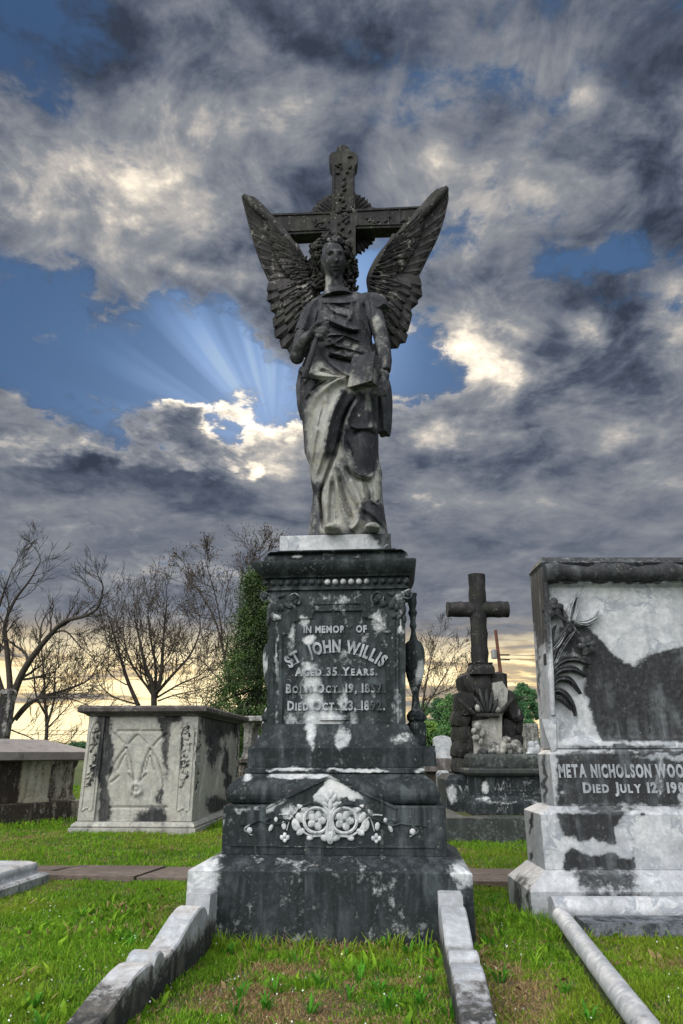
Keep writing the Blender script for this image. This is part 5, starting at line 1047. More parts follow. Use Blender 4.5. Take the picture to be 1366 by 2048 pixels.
YQ = YK - .12
MB().add(prism(px_poly([(985, 1366), (1004, 1362), (1016, 1380), (1014, 1410), (1004, 1432), (1004, 1508), (948, 1512), (947, 1442), (978, 1438), (990, 1420)], YQ), YQ, YQ + .1)).build('tablet', M_tomb, kc, dark=stain_map([('e', 975, 1460, 14, 16, .7), ('e', 960, 1445, 14, 10, .75), ('e', 990, 1480, 4, 16, .5)], .30))
tl = MB()
for a, b_, r in [((915, 1398), (948, 1427), .024), ((1026, 1398), (1001, 1425), .024), ((952, 1431), (998, 1431), .024)]: tl.add(tube([P(*a, YQ - .03), P(*lerp(a, b_, .5), YQ - .05), P(*b_, YQ - .05)], r, 10))
tl.build('branches', M_moss, kc, dark=.8)
lv = MB()
for (x, y, rx, ry, an) in [(965, 1400, 4, 22, -15), (974, 1402, 4, 24, 0), (982, 1402, 4, 22, 14), (958, 1410, 4, 18, -28), (990, 1412, 4, 16, 26), (956, 1416, 6, 8, 0), (996, 1420, 6, 6, 0), (955, 1452, 8, 8, 0), (966, 1466, 6, 9, 20), (952, 1476, 8, 6, 0), (948, 1462, 6, 6, 0), (962, 1484, 5, 7, 0)]:
    c = P(x, y, YQ - .04); lv.add(ellipsoid(c, (rx * kk_, .03, ry * kk_), Matrix.Rotation(rad(an), 3, 'Y'), 10, 8, .2), .35 if y > 1414 else .8)
lv.build('carved_lilies', M_tomb, kc, angle=60)
bl = P(894, 1600, 7.85).x; bb = MB().add(rect_loft([(bl + .45, 8.2, .45, .35, .14), (bl + .45, 8.2, .45, .35, P(900, 1560, 7.85).z), (bl + .45, 8.2, .40, .30, P(900, 1549, 7.9).z)], .03)); bb.build('cairn_base', M_ped, kc, dark=stain_map([('e', 905, 1585, 10, 18, .2), ('e', 945, 1580, 12, 20, .5)], .8))
inscription([('W', 935, 1597, 26, 34)], 7.85 - .003, M_let, kc, dark=.4, bold=.02, name='initial_letter')
# slab tomb, headstones further back
sb = thing('slab_tomb', 'low brown stone slab tomb just left of the rock cairn', 'tomb', (1.75, 11.9, 0)); sx0, sx1 = P(846, 1530, 11.5).x, P(930, 1530, 11.5).x
MB().add(box(sx0, sx1, 11.5, 12.6, P(870, 1544, 11.5).z, P(870, 1517, 11.5).z, .06, .01)).build('top_slab', M_lid, sb, dark=.55); MB().add(box(sx0 + .06, sx1 - .06, 11.58, 12.5, -.05, P(870, 1544, 11.5).z - .001, .08)).build('tomb_body', M_t2, sb, dark=.8)
mk = P(889, 1570, 9.2).x; tag(MB().add(rect_loft([(mk, 9.3, .085, .06, -.05), (mk, 9.3, .08, .055, P(889, 1546, 9.24).z), (mk, 9.3, .05, .03, P(889, 1541, 9.24).z)], .02)).build('stone_marker', M_white, None, dark=.38), 'small streaked marble marker between the black pedestal and the lettered cairn base', 'headstone')
def headstone(x0, x1, yt, Y, zb, label, dark, arch=.06, mat=M_white):
    X0, X1 = P(x0, yt, Y).x, P(x1, yt, Y).x; zt = P(x0, yt, Y).z; n = 12; pts = [(X0, zb)] + [(X0 + (X1 - X0) * i / n, zt - arch + arch * math.sin(math.pi * (i / n)) ** .7) for i in range(n + 1)] + [(X1, zb)]
    t = thing('headstone', label, 'headstone', ((X0 + X1) / 2, Y, 0), 'plain headstones standing further back')
    MB().add(prism(pts, Y - .09, Y + .09)).build('tablet', mat, t, dark=dark)
    MB().add(box(X0 - .1, X1 + .1, Y - .2, Y + .2, -.1, zb - .001, .1)).build('foot_stone', M_tomb, t, dark=.4); return t
headstone(866, 901, 1471, 14, .60, 'pale grey arched headstone standing above the brown slab tomb', .18)
headstone(1044, 1073, 1447, 14, .55, 'grey flat topped headstone with dark stains behind the marble lambs', .50, .005, M_tomb)
# ------------------------------------------------------------ trees
M_bark = flat('grey_brown_bark', (.034, .027, .023), .9, .4, 6)
M_bud = flat('brown_buds', (.075, .05, .028), .8, .3, 9)
M_leafd = flat('dark_cedar_leaves', (.014, .042, .009), .7, .5, 1.2, col2=(.065, .130, .022))
def leafmat(name, a, b_): return flat(name, a, .7, .35, .45, col2=b_)
def fast_mesh(name, V, Fq, mat, parent=None, org=None, smooth=False, attr=None):
    V = np.asarray(V, float); Fq = np.asarray(Fq, np.int32); k = Fq.shape[1]
    if org is not None: V = V - np.array(org)
    me = bpy.data.meshes.new(name); me.vertices.add(len(V)); me.vertices.foreach_set('co', V.astype(np.float32).ravel())
    me.loops.add(Fq.size); me.loops.foreach_set('vertex_index', Fq.ravel()); me.polygons.add(len(Fq)); me.polygons.foreach_set('loop_start', np.arange(0, Fq.size, k, dtype=np.int32))
    me.polygons.foreach_set('loop_total', np.full(len(Fq), k, np.int32)); me.polygons.foreach_set('use_smooth', np.full(len(Fq), smooth)); me.update(); me.validate()
    if attr is not None: a = me.attributes.new('tone', 'FLOAT_COLOR', 'POINT'); a.data.foreach_set('color', attr.astype(np.float32).ravel())
    o = bpy.data.objects.new(name, me); COL.objects.link(o); me.materials.append(mat)
    if parent: o.parent = parent
    return o
def quads_cloud(C, size, rs, aspect=.55, upbias=0.0):
    """small randomly turned leaf faces round the points C"""
    n = len(C); a = rs.normal(size=(n, 3)); a /= np.linalg.norm(a, axis=1, keepdims=True); b_ = rs.normal(size=(n, 3)); b_ -= a * (a * b_).sum(1, keepdims=True); b_ /= np.linalg.norm(b_, axis=1, keepdims=True)
    s = (size * rs.uniform(.6, 1.4, (n, 1)))
    V = np.stack([C - a * s, C + b_ * s * aspect, C + a * s, C - b_ * s * aspect], 1).reshape(-1, 3)
    return V, np.arange(4 * n).reshape(n, 4)
class Branches:
    def __init__(s, seed): s.V = []; s.F = []; s.n = 0; s.r = random.Random(seed); s.tips = []
    def tube(s, pts, r0, r1, sides=5):
        k = len(pts); up = Vector((.3, .2, 1)); V = []
        for i, p in enumerate(pts):
            t = (pts[min(i + 1, k - 1)] - pts[max(i - 1, 0)]).normalized(); u = t.cross(up); u = u.normalized() if u.length > .01 else Vector((1, 0, 0)); v = t.cross(u); r = r0 + (r1 - r0) * i / (k - 1)
            for j in range(sides): q = 2 * math.pi * j / sides; w_ = p + (u * math.cos(q) + v * math.sin(q)) * r; V.append((w_.x, w_.y, w_.z))
        for i in range(k - 1):
            for j in range(sides): a = s.n + i * sides; s.F.append((a + j, a + (j + 1) % sides, a + sides + (j + 1) % sides, a + sides + j))
        s.V += V; s.n += len(V)
    def grow(s, p, d, L, r, lvl, upw=.18, spread=42, wob=.16):
        rg = s.r; n = 5 if lvl > 1 else 4; pts = [p.copy()]; q = p.copy(); dd = d.normalized()
        for i in range(n):
            dd = (dd + Vector((rg.gauss(0, wob), rg.gauss(0, wob), rg.gauss(0, wob) + upw * .35))).normalized(); q = q + dd * (L / n); pts.append(q.copy())
        s.tube(pts, r, max(r * .42, s.rmin), 5 if r > .05 else 3)
        if lvl <= 0: s.tips.append(q.copy()); return
        kids = rg.randint(3, 5) if lvl > 1 else rg.randint(3, 4)
        for k in range(kids):
            t = rg.uniform(.3, 1.0) if k else 1.0; i = min(int(t * n), n - 1); b_ = pts[i].lerp(pts[i + 1], t * n - i if t < 1 else 1); ax = Vector((rg.gauss(0, 1), rg.gauss(0, 1), rg.gauss(0, .5))).normalized()
            nd = dd.copy(); nd.rotate(Matrix.Rotation(rad(rg.uniform(spread * .45, spread) * (1 if k else .5)), 3, ax)); s.grow(b_, nd, L * rg.uniform(.55, .8), max(r * rg.uniform(.42, .6), s.rmin), lvl - 1, upw, spread, wob)
def bare_tree(name, label, base, Y, limbs, kids, seed, rmin=.009, lvl=3, buds=0, spread=44, upw=.22, Lk=1.0, group='bare trees along the horizon'):
    kids = int(kids * 1.5); B = Branches(seed); B.rmin = rmin; rg = B.r; b0 = G(*base) if False else P(base[0], base[1], Y); b0.z = 0
    t = thing(name, label, 'tree', tuple(b0), group)
    for pts, r0, r1 in limbs:
        jit = rg.uniform(-.08, .08); w3 = [P(x, y, Y + i * jit * Y * .12) for i, (x, y) in enumerate(pts)]
        if pts[0] == base: w3[0] = b0
        sm = [Vector(v) for v in smooth_line([tuple(v) for v in w3], 5)]; r0 *= .72; B.tube(sm, r0, r1 * .7, 7); k = len(sm)
        for j in range(kids):
            u = (.22 + .78 * (j + rg.random()) / kids); i = min(int(u * (k - 1)), k - 2); d = (sm[i + 1] - sm[i]).normalized(); r = r0 + (r1 - r0) * u
            nd = d.copy(); nd.rotate(Matrix.Rotation(rad(rg.uniform(25, 65)), 3, Vector((rg.gauss(0, .5), rg.choice((-1, 1)), rg.gauss(0, .3))).normalized())); L = Y * .045 * Lk * rg.uniform(.5, 1.1) * (1.15 - .45 * u)
            B.grow(sm[i], nd, L, max(r * .45, rmin * 1.5), lvl - 1, upw, spread)
        B.grow(sm[-1], sm[-1] - sm[-3], Y * .03 * Lk, r1, lvl, upw, spread)
    F4 = B.F; fast_mesh('trunk_and_branches', B.V, F4, M_bark, t, tuple(b0), True)
    if buds and B.tips:
        rs = np.random.default_rng(seed); T_ = np.array([list(v) for v in B.tips]); C = np.repeat(T_, buds, 0) + rs.normal(size=(len(T_) * buds, 3)) * .14; V, Fq = quads_cloud(C, .045, rs); fast_mesh('buds', V, Fq, M_bud, t, tuple(b0))['kind'] = 'stuff'
    return t
bare_tree('bare_tree', 'large leaning bare tree at the left frame edge with a long arching limb', (12, 1505), 34,
    [([(12, 1505), (14, 1440), (34, 1370), (62, 1318), (100, 1270), (130, 1243), (170, 1232), (196, 1215), (205, 1185)], .30, .045), ([(14, 1440), (20, 1380), (14, 1300), (10, 1250), (30, 1200), (60, 1160), (80, 1125)], .24, .03), ([(10, 1400), (-10, 1330), (-14, 1260), (6, 1190), (20, 1150)], .2, .03), ([(30, 1440), (70, 1400), (130, 1380), (176, 1360), (196, 1330)], .15, .03), ([(20, 1450), (50, 1410), (90, 1395), (140, 1398), (180, 1412)], .10, .02), ([(100, 1270), (130, 1262), (158, 1290), (190, 1320)], .08, .02), ([(22, 1460), (60, 1475), (85, 1490)], .05, .02)], 8, 1, lvl=3)
bare_tree('bare_tree', 'slim bare tree with upright twigs, left of the carved chest tomb', (92, 1505), 38,
    [([(92, 1505), (94, 1450), (90, 1400), (88, 1350), (84, 1310)], .16, .04), ([(94, 1450), (108, 1400), (110, 1350), (118, 1300)], .10, .03), ([(92, 1430), (72, 1390), (66, 1340), (50, 1300)], .09, .02), ([(96, 1455), (120, 1430), (145, 1400), (150, 1360)], .06, .02)], 9, 2, lvl=3, Lk=.8)
bare_tree('bare_tree', 'wide vase shaped bare tree rising behind the carved chest tomb', (307, 1505), 36,
    [([(307, 1505), (308, 1410), (304, 1370), (290, 1330), (280, 1285), (270, 1240)], .26, .04), ([(308, 1400), (322, 1350), (326, 1290), (330, 1240), (334, 1200)], .18, .03), ([(306, 1400), (312, 1340), (300, 1270), (296, 1220)], .14, .03), ([(310, 1390), (345, 1350), (380, 1310), (400, 1260), (396, 1220)], .13, .025), ([(276, 1410), (255, 1360), (240, 1310), (225, 1260), (215, 1225)], .16, .03), ([(300, 1380), (270, 1340), (250, 1290), (246, 1240)], .10, .02), ([(314, 1395), (360, 1368), (400, 1350), (425, 1325)], .08, .02), ([(316, 1402), (350, 1390), (396, 1380), (430, 1370)], .06, .02), ([(280, 1410), (230, 1395), (200, 1370), (190, 1340)], .07, .02)], 10, 3, lvl=3, buds=2)
bare_tree('bare_tree', 'tall sparse bare tree leaning out left from behind the dark evergreen', (500, 1505), 30,
    [([(500, 1505), (480, 1420), (462, 1365), (446, 1300), (430, 1240), (406, 1195), (385, 1165)], .13, .025), ([(446, 1300), (440, 1240), (428, 1180), (418, 1150)], .06, .02), ([(462, 1340), (478, 1260), (480, 1190), (484, 1140)], .07, .02), ([(470, 1390), (430, 1350), (404, 1322), (385, 1316)], .05, .02), ([(484, 1260), (500, 1180), (510, 1130), (524, 1112)], .05, .015)], 7, 4, lvl=3, buds=3, Lk=.9)
bare_tree('bare_tree', 'low leafless saplings seen between the chest tomb and the evergreen', (400, 1505), 40, [([(400, 1505), (396, 1440), (392, 1400), (388, 1370)], .05, .02), ([(398, 1450), (410, 1410), (420, 1370)], .04, .015), ([(398, 1440), (375, 1400), (366, 1375)], .04, .015)], 6, 6, lvl=2, Lk=.7)
bare_tree('bare_tree', 'fine twiggy bare tree against the yellow glow between pedestal and rustic cross', (838, 1505), 40,
    [([(838, 1505), (842, 1440), (850, 1380), (862, 1320), (872, 1290)], .12, .02), ([(842, 1430), (866, 1390), (890, 1350), (905, 1320)], .08, .02), ([(840, 1440), (836, 1380), (846, 1330)], .07, .02), ([(848, 1400), (880, 1385), (908, 1372), (925, 1350)], .05, .015)], 7, 8, lvl=3, Lk=.75, buds=1)

# dark evergreen behind the pedestal
def evergreen():
    rs = np.random.default_rng(12); Y = 24.0; b0 = P(520, 1505, Y); b0.z = 0
    t = thing('evergreen_tree', 'dark green ragged evergreen tree just left behind the black pedestal', 'tree', tuple(b0))
    B = Branches(5); B.rmin = .015; top = P(516, 1150, Y); B.tube([b0.copy(), b0.lerp(top, .5), top], .2, .03, 8)
    rows = [(1148, 500, 524), (1175, 482, 540), (1200, 492, 552), (1230, 462, 556), (1255, 478, 560), (1290, 440, 562), (1310, 462, 566), (1345, 424, 570), (1365, 446, 575), (1400, 416, 580), (1420, 412, 580), (1460, 424, 582), (1500, 420, 584)]
    C = []; kx = (P(501, 1300, Y) - P(500, 1300, Y)).x
    for i in range(760):
        y = 1150 + 345 * rs.random() ** .85; y = round(y / 26) * 26 + rs.normal() * 5; y = max(1150, min(1495, y)); xl, xr = interp_rows(rows, y); xc = 512; side = rs.random()
        ux = rs.uniform(-1, 1); hw = (xc - xl) if ux < 0 else (xr - xc)
        tip = P(xc + ux * hw, y + abs(ux) * 9, Y); tip.y += rs.uniform(-1, 1) * math.sqrt(1 - ux * ux * .9) * hw * kx
        axis = P(xc, y, Y); axis.z = min(axis.z + .5, top.z); axis.y = Y
        if i % 3 == 0: B.tube([axis, axis.lerp(tip, .5) + Vector((0, 0, .05)), tip], .03, .012, 3)
        m = rs.integers(60, 110); d = np.array(tip - axis); d /= np.linalg.norm(d) + 1e-6
        C.append(np.array(tip) + rs.normal(size=(m, 3)) * np.array([.20, .20, .07]) - d * rs.uniform(0, .6, (m, 1)) + np.array([0, 0, -.05]))
    C = np.concatenate(C); V, Fq = quads_cloud(C, .036, rs); fast_mesh('crown', V, Fq, M_leafd, t, tuple(b0)); fast_mesh('trunk', B.V, B.F, M_bark, t, tuple(b0), True)
evergreen()
def leafy_tree(cx, ytop, w, Y, mat, label, seed, cat='tree', name='leafy_tree', ybase=1505, group='green trees beyond the graves'):
    rs = np.random.default_rng(seed); b0 = P(cx, ybase, Y); b0.z = 0; top = P(cx, ytop, Y).z; kx = (P(501, 1450, Y) - P(500, 1450, Y)).x; hw = w * kx / 2
    t = thing(name, label, cat, tuple(b0), group); B = Branches(seed); B.rmin = .03; C = []
    zlow = top * .12; nl = 60
    B.tube([b0.copy(), b0 + Vector((0, 0, top * .75))], max(.12, top * .025), .05, 6)
    for i in range(nl):
        u = rs.random(); z = zlow + (top - zlow) * u; prof = math.sin(math.pi * (.12 + .80 * u)) ** .6; a = rs.uniform(0, 6.283); rr = rs.uniform(.45, 1.0)
        c = np.array([b0.x + math.cos(a) * hw * prof * rr, b0.y + math.sin(a) * hw * prof * rr * .8, min(z, top) * (1 - .06 * rs.random())]); s = hw * rs.uniform(.16, .30); m = 420
        q = rs.normal(size=(m, 3)) * .62 * s * np.array([1, 1, .75]); C.append(c + q)
        if i % 4 == 0: B.tube([b0 + Vector((0, 0, top * .3)), Vector(c)], .06, .03, 3)
    C = np.concatenate(C); V, Fq = quads_cloud(C, hw * .036 + .03, rs, .8); fast_mesh('crown', V, Fq, mat, t, tuple(b0)); fast_mesh('trunk', B.V, B.F, M_bark, t, tuple(b0), True)
LM = [leafmat('mid_green_leaves', (.055, .16, .045), (.12, .27, .075)), leafmat('deep_green_leaves', (.035, .12, .045), (.07, .19, .07)), leafmat('yellow_green_leaves', (.13, .27, .045), (.24, .42, .08))]
for k, (cx, yt, w, Y, m, lab) in enumerate([(846, 1408, 46, 84, 0, 'mid green round tree first right of the black pedestal'), (874, 1398, 50, 92, 1, 'deep green tree behind and right of the fine bare tree'), (905, 1392, 54, 88, 0, 'mid green tree whose crown meets the rock cairn on its left'), (862, 1442, 40, 70, 2, 'low yellow green bush tree over the pale arched headstone'), (892, 1455, 44, 66, 0, 'low green bush tree touching the cairn above the headstone'), (842, 1452, 30, 68, 0, 'small green bush tree beside the pedestal urn foot'),
        (940, 1398, 60, 96, 1, 'deep green tree mostly hidden behind the rock cairn'), (1000, 1400, 60, 96, 1, 'deep green tree right behind the cairn shoulder'), (1036, 1385, 52, 84, 1, 'dark tall tree between cairn and lily tombstone'), (1062, 1370, 50, 88, 1, 'tallest dark green tree touching the lily tombstone edge'), (1032, 1412, 34, 72, 2, 'lighter yellow green tree right of the cairn'), (1058, 1440, 40, 70, 1, 'low dark tree above the grey flat topped headstone')]):
    leafy_tree(cx, yt, w, Y, LM[m], lab, 40 + k)
for k, (cx, yt, w, Y, m, lab) in enumerate([(120, 1490, 40, 80, 0, 'low green shrub on the horizon under the slim bare tree'), (155, 1488, 46, 84, 1, 'low darker shrub on the horizon just left of the carved chest tomb'), (508, 1430, 60, 60, 2, 'yellow green bush glimpsed under the evergreen beside the table tomb'), (470, 1450, 50, 60, 0, 'green bush behind the table tomb')]):
    leafy_tree(cx, yt, w, Y, LM[m], lab, 70 + k, 'shrub', 'green_shrub')

# ------------------------------------------------------------ far fence, pole and wires
fe = thing('wooden_fence', 'low red brown wooden fence far beyond the pale arched headstone', 'fence', (8, 58, 0)); M_fw = flat('red_brown_boards', (.13, .055, .035), .8, .3, 3)
fb = MB(); x = 5.0
while x < 16: fb.add(box(x, x + .17, 58, 58.04, .1, 1.22, .3, .01)); x += .19
fb2 = MB().add(box(5, 16, 58.045, 58.1, .35, .45, 1)).add(box(5, 16, 58.045, 58.1, .9, 1.0, 1)); fb.build('boards', M_fw, fe); fb2.build('rail', M_fw, fe)
Yp = 60.0; pA, pB, pT = P(1008, 1505, Yp), P(1001, 1345, Yp), P(991, 1260, Yp); pA.z = 0
pl = thing('utility_pole', 'thin leaning wooden utility pole with transformer right behind the rustic cross', 'pole', tuple(pA))
MB().add(tube([pA, pB, pT], [.19, .16, .13], 8)).build('shaft', flat('creosoted_wood', (.10, .04, .025), .9), pl)
c = P(993, 1311, Yp); M_mt = flat('grey_metal', (.20, .21, .22), .5)
MB().add(lathe([(.22, 0), (.26, .05), (.26, .7), (.15, .8)], (c.x - .25, Yp - .2, c.z - .3), 10)).build('transformer', M_mt, pl, dark=.3)
cx_ = P(998, 1310, Yp); MB().add(box(cx_.x - .3, cx_.x + .9, Yp - .1, Yp + .02, cx_.z - .06, cx_.z + .06, .3)).add(box(cx_.x - .1, cx_.x + .9, Yp - .1, Yp + .02, cx_.z - .46, cx_.z - .36, .3)).build('crossarm', M_bark, pl)
def wire(pts, Y, label, r=.022):
    q = smooth_line([tuple(P(x, y, Y)) for x, y in pts], 6); t = MB().add(tube([Vector(v) for v in q], r, 5)).build('power_line', M_bark, None); tag(t, label, 'wire', 'power lines beyond the graves')
wire([(1000, 1309), (1050, 1311), (1120, 1311)], Yp, 'upper thin wire running right from the pole crossarm')
wire([(1000, 1317), (1050, 1319), (1120, 1318)], Yp, 'lower thin wire running right from the pole crossarm')
wire([(835, 1420), (905, 1411), (960, 1403), (1030, 1396), (1110, 1394)], 62.0, 'dark cable crossing in front of the green trees either side of the cairn', .035)
wire([(-30, 1458), (100, 1461), (250, 1463)], 62.0, 'upper thin wire low in the yellow glow behind the left bare trees', .02)
wire([(-30, 1467), (100, 1469), (250, 1470)], 62.0, 'lower thin wire low in the yellow glow behind the left bare trees', .02)
# ------------------------------------------------------------ turf
m_gr, t_, b_g = new_mat('grass_blades')
ga = t_.node('ShaderNodeAttribute', attribute_name='tone').outputs['Color']
t_.put(b_g.inputs['Base Color'], ga); b_g.inputs['Roughness'].default_value = .8; b_g.inputs['Specular IOR Level'].default_value = .2
tr_ = t_.node('ShaderNodeBsdfTranslucent'); t_.put(tr_.inputs['Color'], ga); mxs = t_.node('ShaderNodeMixShader'); mxs.inputs[0].default_value = .35
outn = [n for n in t_.n if n.type == 'OUTPUT_MATERIAL'][0]
t_.l.new(b_g.outputs[0], mxs.inputs[1]); t_.l.new(tr_.outputs[0], mxs.inputs[2]); t_.l.new(mxs.outputs[0], outn.inputs[0])
def ground_z(x, y): near = np.exp(-((x / 9) ** 2 + ((y - 6) / 9) ** 2) ** 2); return (fbm(x * 1.3, y * 1.3) - .5) * .035 * near - .012 + np.clip(y - 14, 0, 60) * -.004
def blocked(x, y):
    b = np.zeros(x.shape, bool)
    def rot(x, y, cx, cy, a): c, s = math.cos(a), math.sin(a); return (x - cx) * c + (y - cy) * s, -(x - cx) * s + (y - cy) * c
    u, v = rot(x, y, tier(444, 894, 1700)[0], YC, YAW); b |= (np.abs(u + .0) < hx0 - .005) & (np.abs(v) < hy0 - .005)
    f_, n_2 = path_lines(x); jag = (fbm(x * 6, y * 6) - .5) * .09; b |= (y < f_ + jag) & (y > n_2 + jag + .02)
    for kx0, ka in ((-.578, YAW - rad(2.4)), (.458, YAW)): u, v = rot(x, y, kx0, 3.29, ka); b |= (np.abs(u) < .043) & (v < .02) & (v > -1.3)
    b |= (x > .915) & (x < 2 * cxr - .915) & (y > 3.705) & (y < 4.175)
    u, v = rot(x, y, ccx, ccy, rad(-3)); b |= (np.abs(u) < hx + .04) & (np.abs(v) < hy + .04)
    u, v = rot(x, y, cb_.x, cb_.y, -math.atan2(u_.x, u_.y)); b |= (np.abs(u) < .55) & (np.abs(v) < 1.19)
    u, v = rot(x, y, -2.4, 4.2, rad(-6)); b |= (np.abs(u + .18) < .69) & (np.abs(v - .32) < .29)
    b |= (x > xk + .01) & (y > 6.77) & (y < 10.6)
    d, _, _ = seg_dist(x, y, [(.975, 3.5), (.97, 3.36), (.90, 2.80), (.825, 2.2), (.77, 1.8)]); b |= d < .035
    b |= (x > .98) & (x < 2.4) & (y > 3.40) & (y < 3.65)
    return b
def grass(name, n, x0, x1, y0, y1, h, w, seed, label, hs=None, broad=False, dens=None, cat='grass'):
    rs = np.random.default_rng(seed)
    x = rs.uniform(x0, x1, n); y = y0 + (y1 - y0) * rs.random(n) ** 1.35
    px, py = proj(np.stack([x, y, np.zeros(n)], -1)); cl0 = fbm(x * 9 + 7, y * 9 + 3); k = (rs.random(n) < .35 + 1.5 * sstep(.35, .6, cl0)) & (px > -330) & (px < 1700) & (py < 2200) & ~blocked(x, y)
    if dens is not None: k &= rs.random(n) < dens(x, y)
    x, y = x[k], y[k]; n = len(x); dry = grass_tone(x, y); isdry = rs.random(n) < dry * .85 + .09
    cl = fbm(x * 5 + 2, y * 5); hh = h * (.35 + 1.0 * cl) * rs.uniform(.45, 1.25, n) * np.where(isdry, .8, 1.0) * (1 - .35 * dry); ww = w * rs.uniform(.7, 1.4, n)
    a = rs.uniform(0, 2 * math.pi, n); lean = rs.uniform(.1, .95, n) * np.where(isdry, 1.4, 1); la = rs.uniform(0, 2 * math.pi, n)
    z = ground_z(x, y); s = np.stack([np.cos(a), np.sin(a), np.zeros(n)], -1) * ww[:, None] / 2; L = np.stack([np.cos(la), np.sin(la), np.zeros(n)], -1) * (hh * lean)[:, None]
    p0 = np.stack([x, y, z - .004], -1); up = np.zeros((n, 3)); up[:, 2] = hh
    b_ = p0 + L * .35 + up * .55; c_ = p0 + L + up * (1 - .35 * lean[:, None] * .6)
    m = 1.35 if broad else .85
    V = np.stack([p0 - s, p0 + s, b_ + s * m, b_ - s * m, c_ + s * .1, c_ - s * .1], 1).reshape(-1, 3)
    i = np.arange(n)[:, None] * 6; Fq = np.concatenate([i + np.array([[0, 1, 2, 3]]), i + np.array([[3, 2, 4, 5]])])
    u = rs.random((n, 1)); hue = fbm(x * 2.2 + 40, y * 2.2)[:, None]
    g = np.array([.048, .150, .007]) * (1 - u) + np.array([.215, .385, .028]) * u; g = g * (.75 + .7 * hue); yel = sstep(.45, .7, fbm(x * 1.5 + 9, y * 1.5 + 70))[:, None]; g = g * (1 - .5 * yel) + np.array([.25, .31, .03]) * .5 * yel
    d_ = np.array([.22, .15, .065]) * (1 - u) + np.array([.48, .36, .19]) * u
    c = np.where(isdry[:, None], d_, g); c = np.concatenate([c, np.ones((n, 1))], 1); c = np.repeat(c, 6, 0)
    o = fast_mesh(name, V, Fq, m_gr, attr=c); tag(o, label, cat, kind='stuff'); return o
grass('grass', 600000, -2.8, 2.7, 1.95, 4.95, .029, .0040, 1, 'short bright green lawn with dry straw patches in the foreground')
grass('grass', 230000, -6.5, 4.5, 4.85, 8.2, .042, .006, 2, 'mown grass beyond the paved walk around the tombs')
grass('grass', 90000, -8.0, 8.0, 8.0, 18.0, .07, .014, 3, 'distant mown grass between the tombs')
edge = lambda x, y: np.clip(np.exp(-(np.abs(np.abs(x + .04) - .62) / .05) ** 2) * (y > 3.3) + np.exp(-((y - 3.27) / .05) ** 2) * (np.abs(x + .04) < .5) * .7 + np.exp(-((x - .96) / .07) ** 2) * (y > 3.3) * (y < 3.8) + np.exp(-((y - 3.66) / .03) ** 2) * (x > .9) * .6 + .02, 0, 1)
grass('grass', 60000, -1.4, 2.0, 2.9, 4.4, .085, .0055, 4, 'longer grass blades growing against the marble bases', dens=edge)
wd = lambda x, y: sstep(.55, .66, fbm(x * 4.3 + 20, y * 4.3 + 31))
grass('weeds', 26000, -1.9, 1.9, 2.1, 4.4, .055, .011, 5, 'broad leaved green clover and weeds scattered through the foreground lawn', broad=True, dens=wd, cat='weeds')
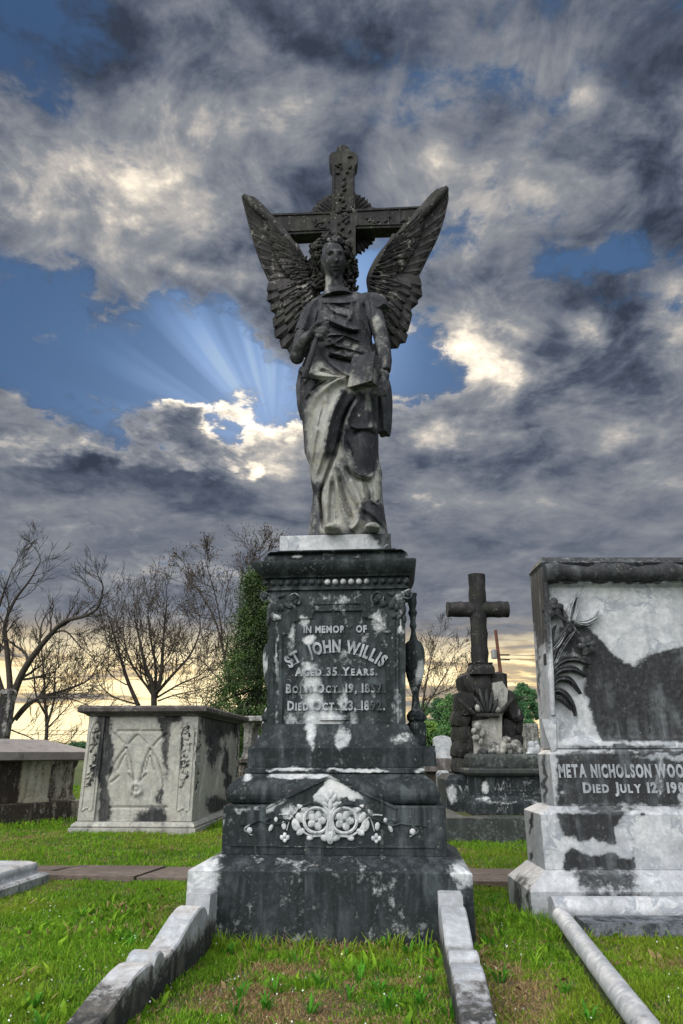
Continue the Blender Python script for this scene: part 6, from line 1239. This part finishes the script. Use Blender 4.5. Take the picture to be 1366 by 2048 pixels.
# rosettes of coarse blades, as in the middle of the plot
rs = np.random.default_rng(77); V = []; Fq = []; Cc = []; n = 0
spots = [G(x, y) for x, y in [(690, 1905), (770, 1890), (720, 1950), (790, 1935), (850, 1900), (880, 1925), (860, 1965), (905, 1935), (760, 1975), (700, 1990), (480, 1985), (550, 1975), (470, 2020), (530, 2010), (775, 2010), (840, 2000), (900, 2030), (980, 1890), (1000, 1960), (590, 1920), (520, 1900), (455, 1900), (1130, 1985), (1180, 2040), (815, 1900), (640, 1960), (930, 1850), (985, 1800), (620, 2020), (1080, 1850), (1105, 1830)]] + [Vector((rs.uniform(-1.6, -.7), rs.uniform(2.2, 4.2), 0)) for _ in range(9)]
for c in spots:
    for k in range(rs.integers(9, 17)):
        a = rs.uniform(0, 6.283); L = rs.uniform(.028, .066); ln = rs.uniform(.3, 1.1); w_ = rs.uniform(.0028, .0055); d = np.array([math.cos(a), math.sin(a), 0]); s = np.array([-d[1], d[0], 0]) * w_; p = np.array([c.x, c.y, ground_z(np.array(c.x), np.array(c.y))]) + d * rs.uniform(0, .02); b1_ = p + d * L * ln * .4 + [0, 0, L * .6]; b2_ = p + d * L * ln + [0, 0, L * (1 - .35 * ln)]
        V += [p - s * .7, p + s * .7, b1_ + s, b1_ - s, b2_ + s * .1, b2_ - s * .1]; Fq += [(n, n + 1, n + 2, n + 3), (n + 3, n + 2, n + 4, n + 5)]; n += 6; u = rs.random(); Cc += [[.05 + .05 * u, .20 + .12 * u, .015 + .01 * u, 1]] * 6
tag(fast_mesh('weeds', V, Fq, m_gr, attr=np.array(Cc)), 'bright green coarse weed rosettes growing in the grave plot and lawn', 'weeds', kind='stuff')
rs = np.random.default_rng(8); n = 1500; x = rs.uniform(-1.7, 1.6, n); y = rs.uniform(2.1, 4.3, n); k = (fbm(x * 3 + 5, y * 3 + 50) > .50) & ~blocked(x, y); x, y = x[k], y[k]
C = np.stack([x, y, ground_z(x, y) + rs.uniform(.015, .04, len(x))], -1); V, Fq = quads_cloud(C, .0028, rs, .9)
tag(fast_mesh('tiny_flowers', V, Fq, flat('white_petals', (.6, .62, .6))), 'tiny white flowers dotted through the foreground lawn', 'flowers', kind='stuff')
rs = np.random.default_rng(21); n = 420; x = rs.uniform(-1.9, 1.8, n); y = rs.uniform(2.1, 4.6, n); k = ~blocked(x, y) & (rs.random(n) < .25 + grass_tone(x, y)); x, y = x[k], y[k]
C = np.stack([x, y, ground_z(x, y) + rs.uniform(.008, .026, len(x))], -1); V, Fq = quads_cloud(C, .011, rs, .55)
tag(fast_mesh('fallen_leaves', V, Fq, flat('dead_leaves', (.12, .065, .03), .8, .5, 60)), 'small brown dead leaves lying scattered in the foreground lawn', 'leaves', kind='stuff')

for o in list(bpy.data.objects):
    if '_org' in o: del o['_org']
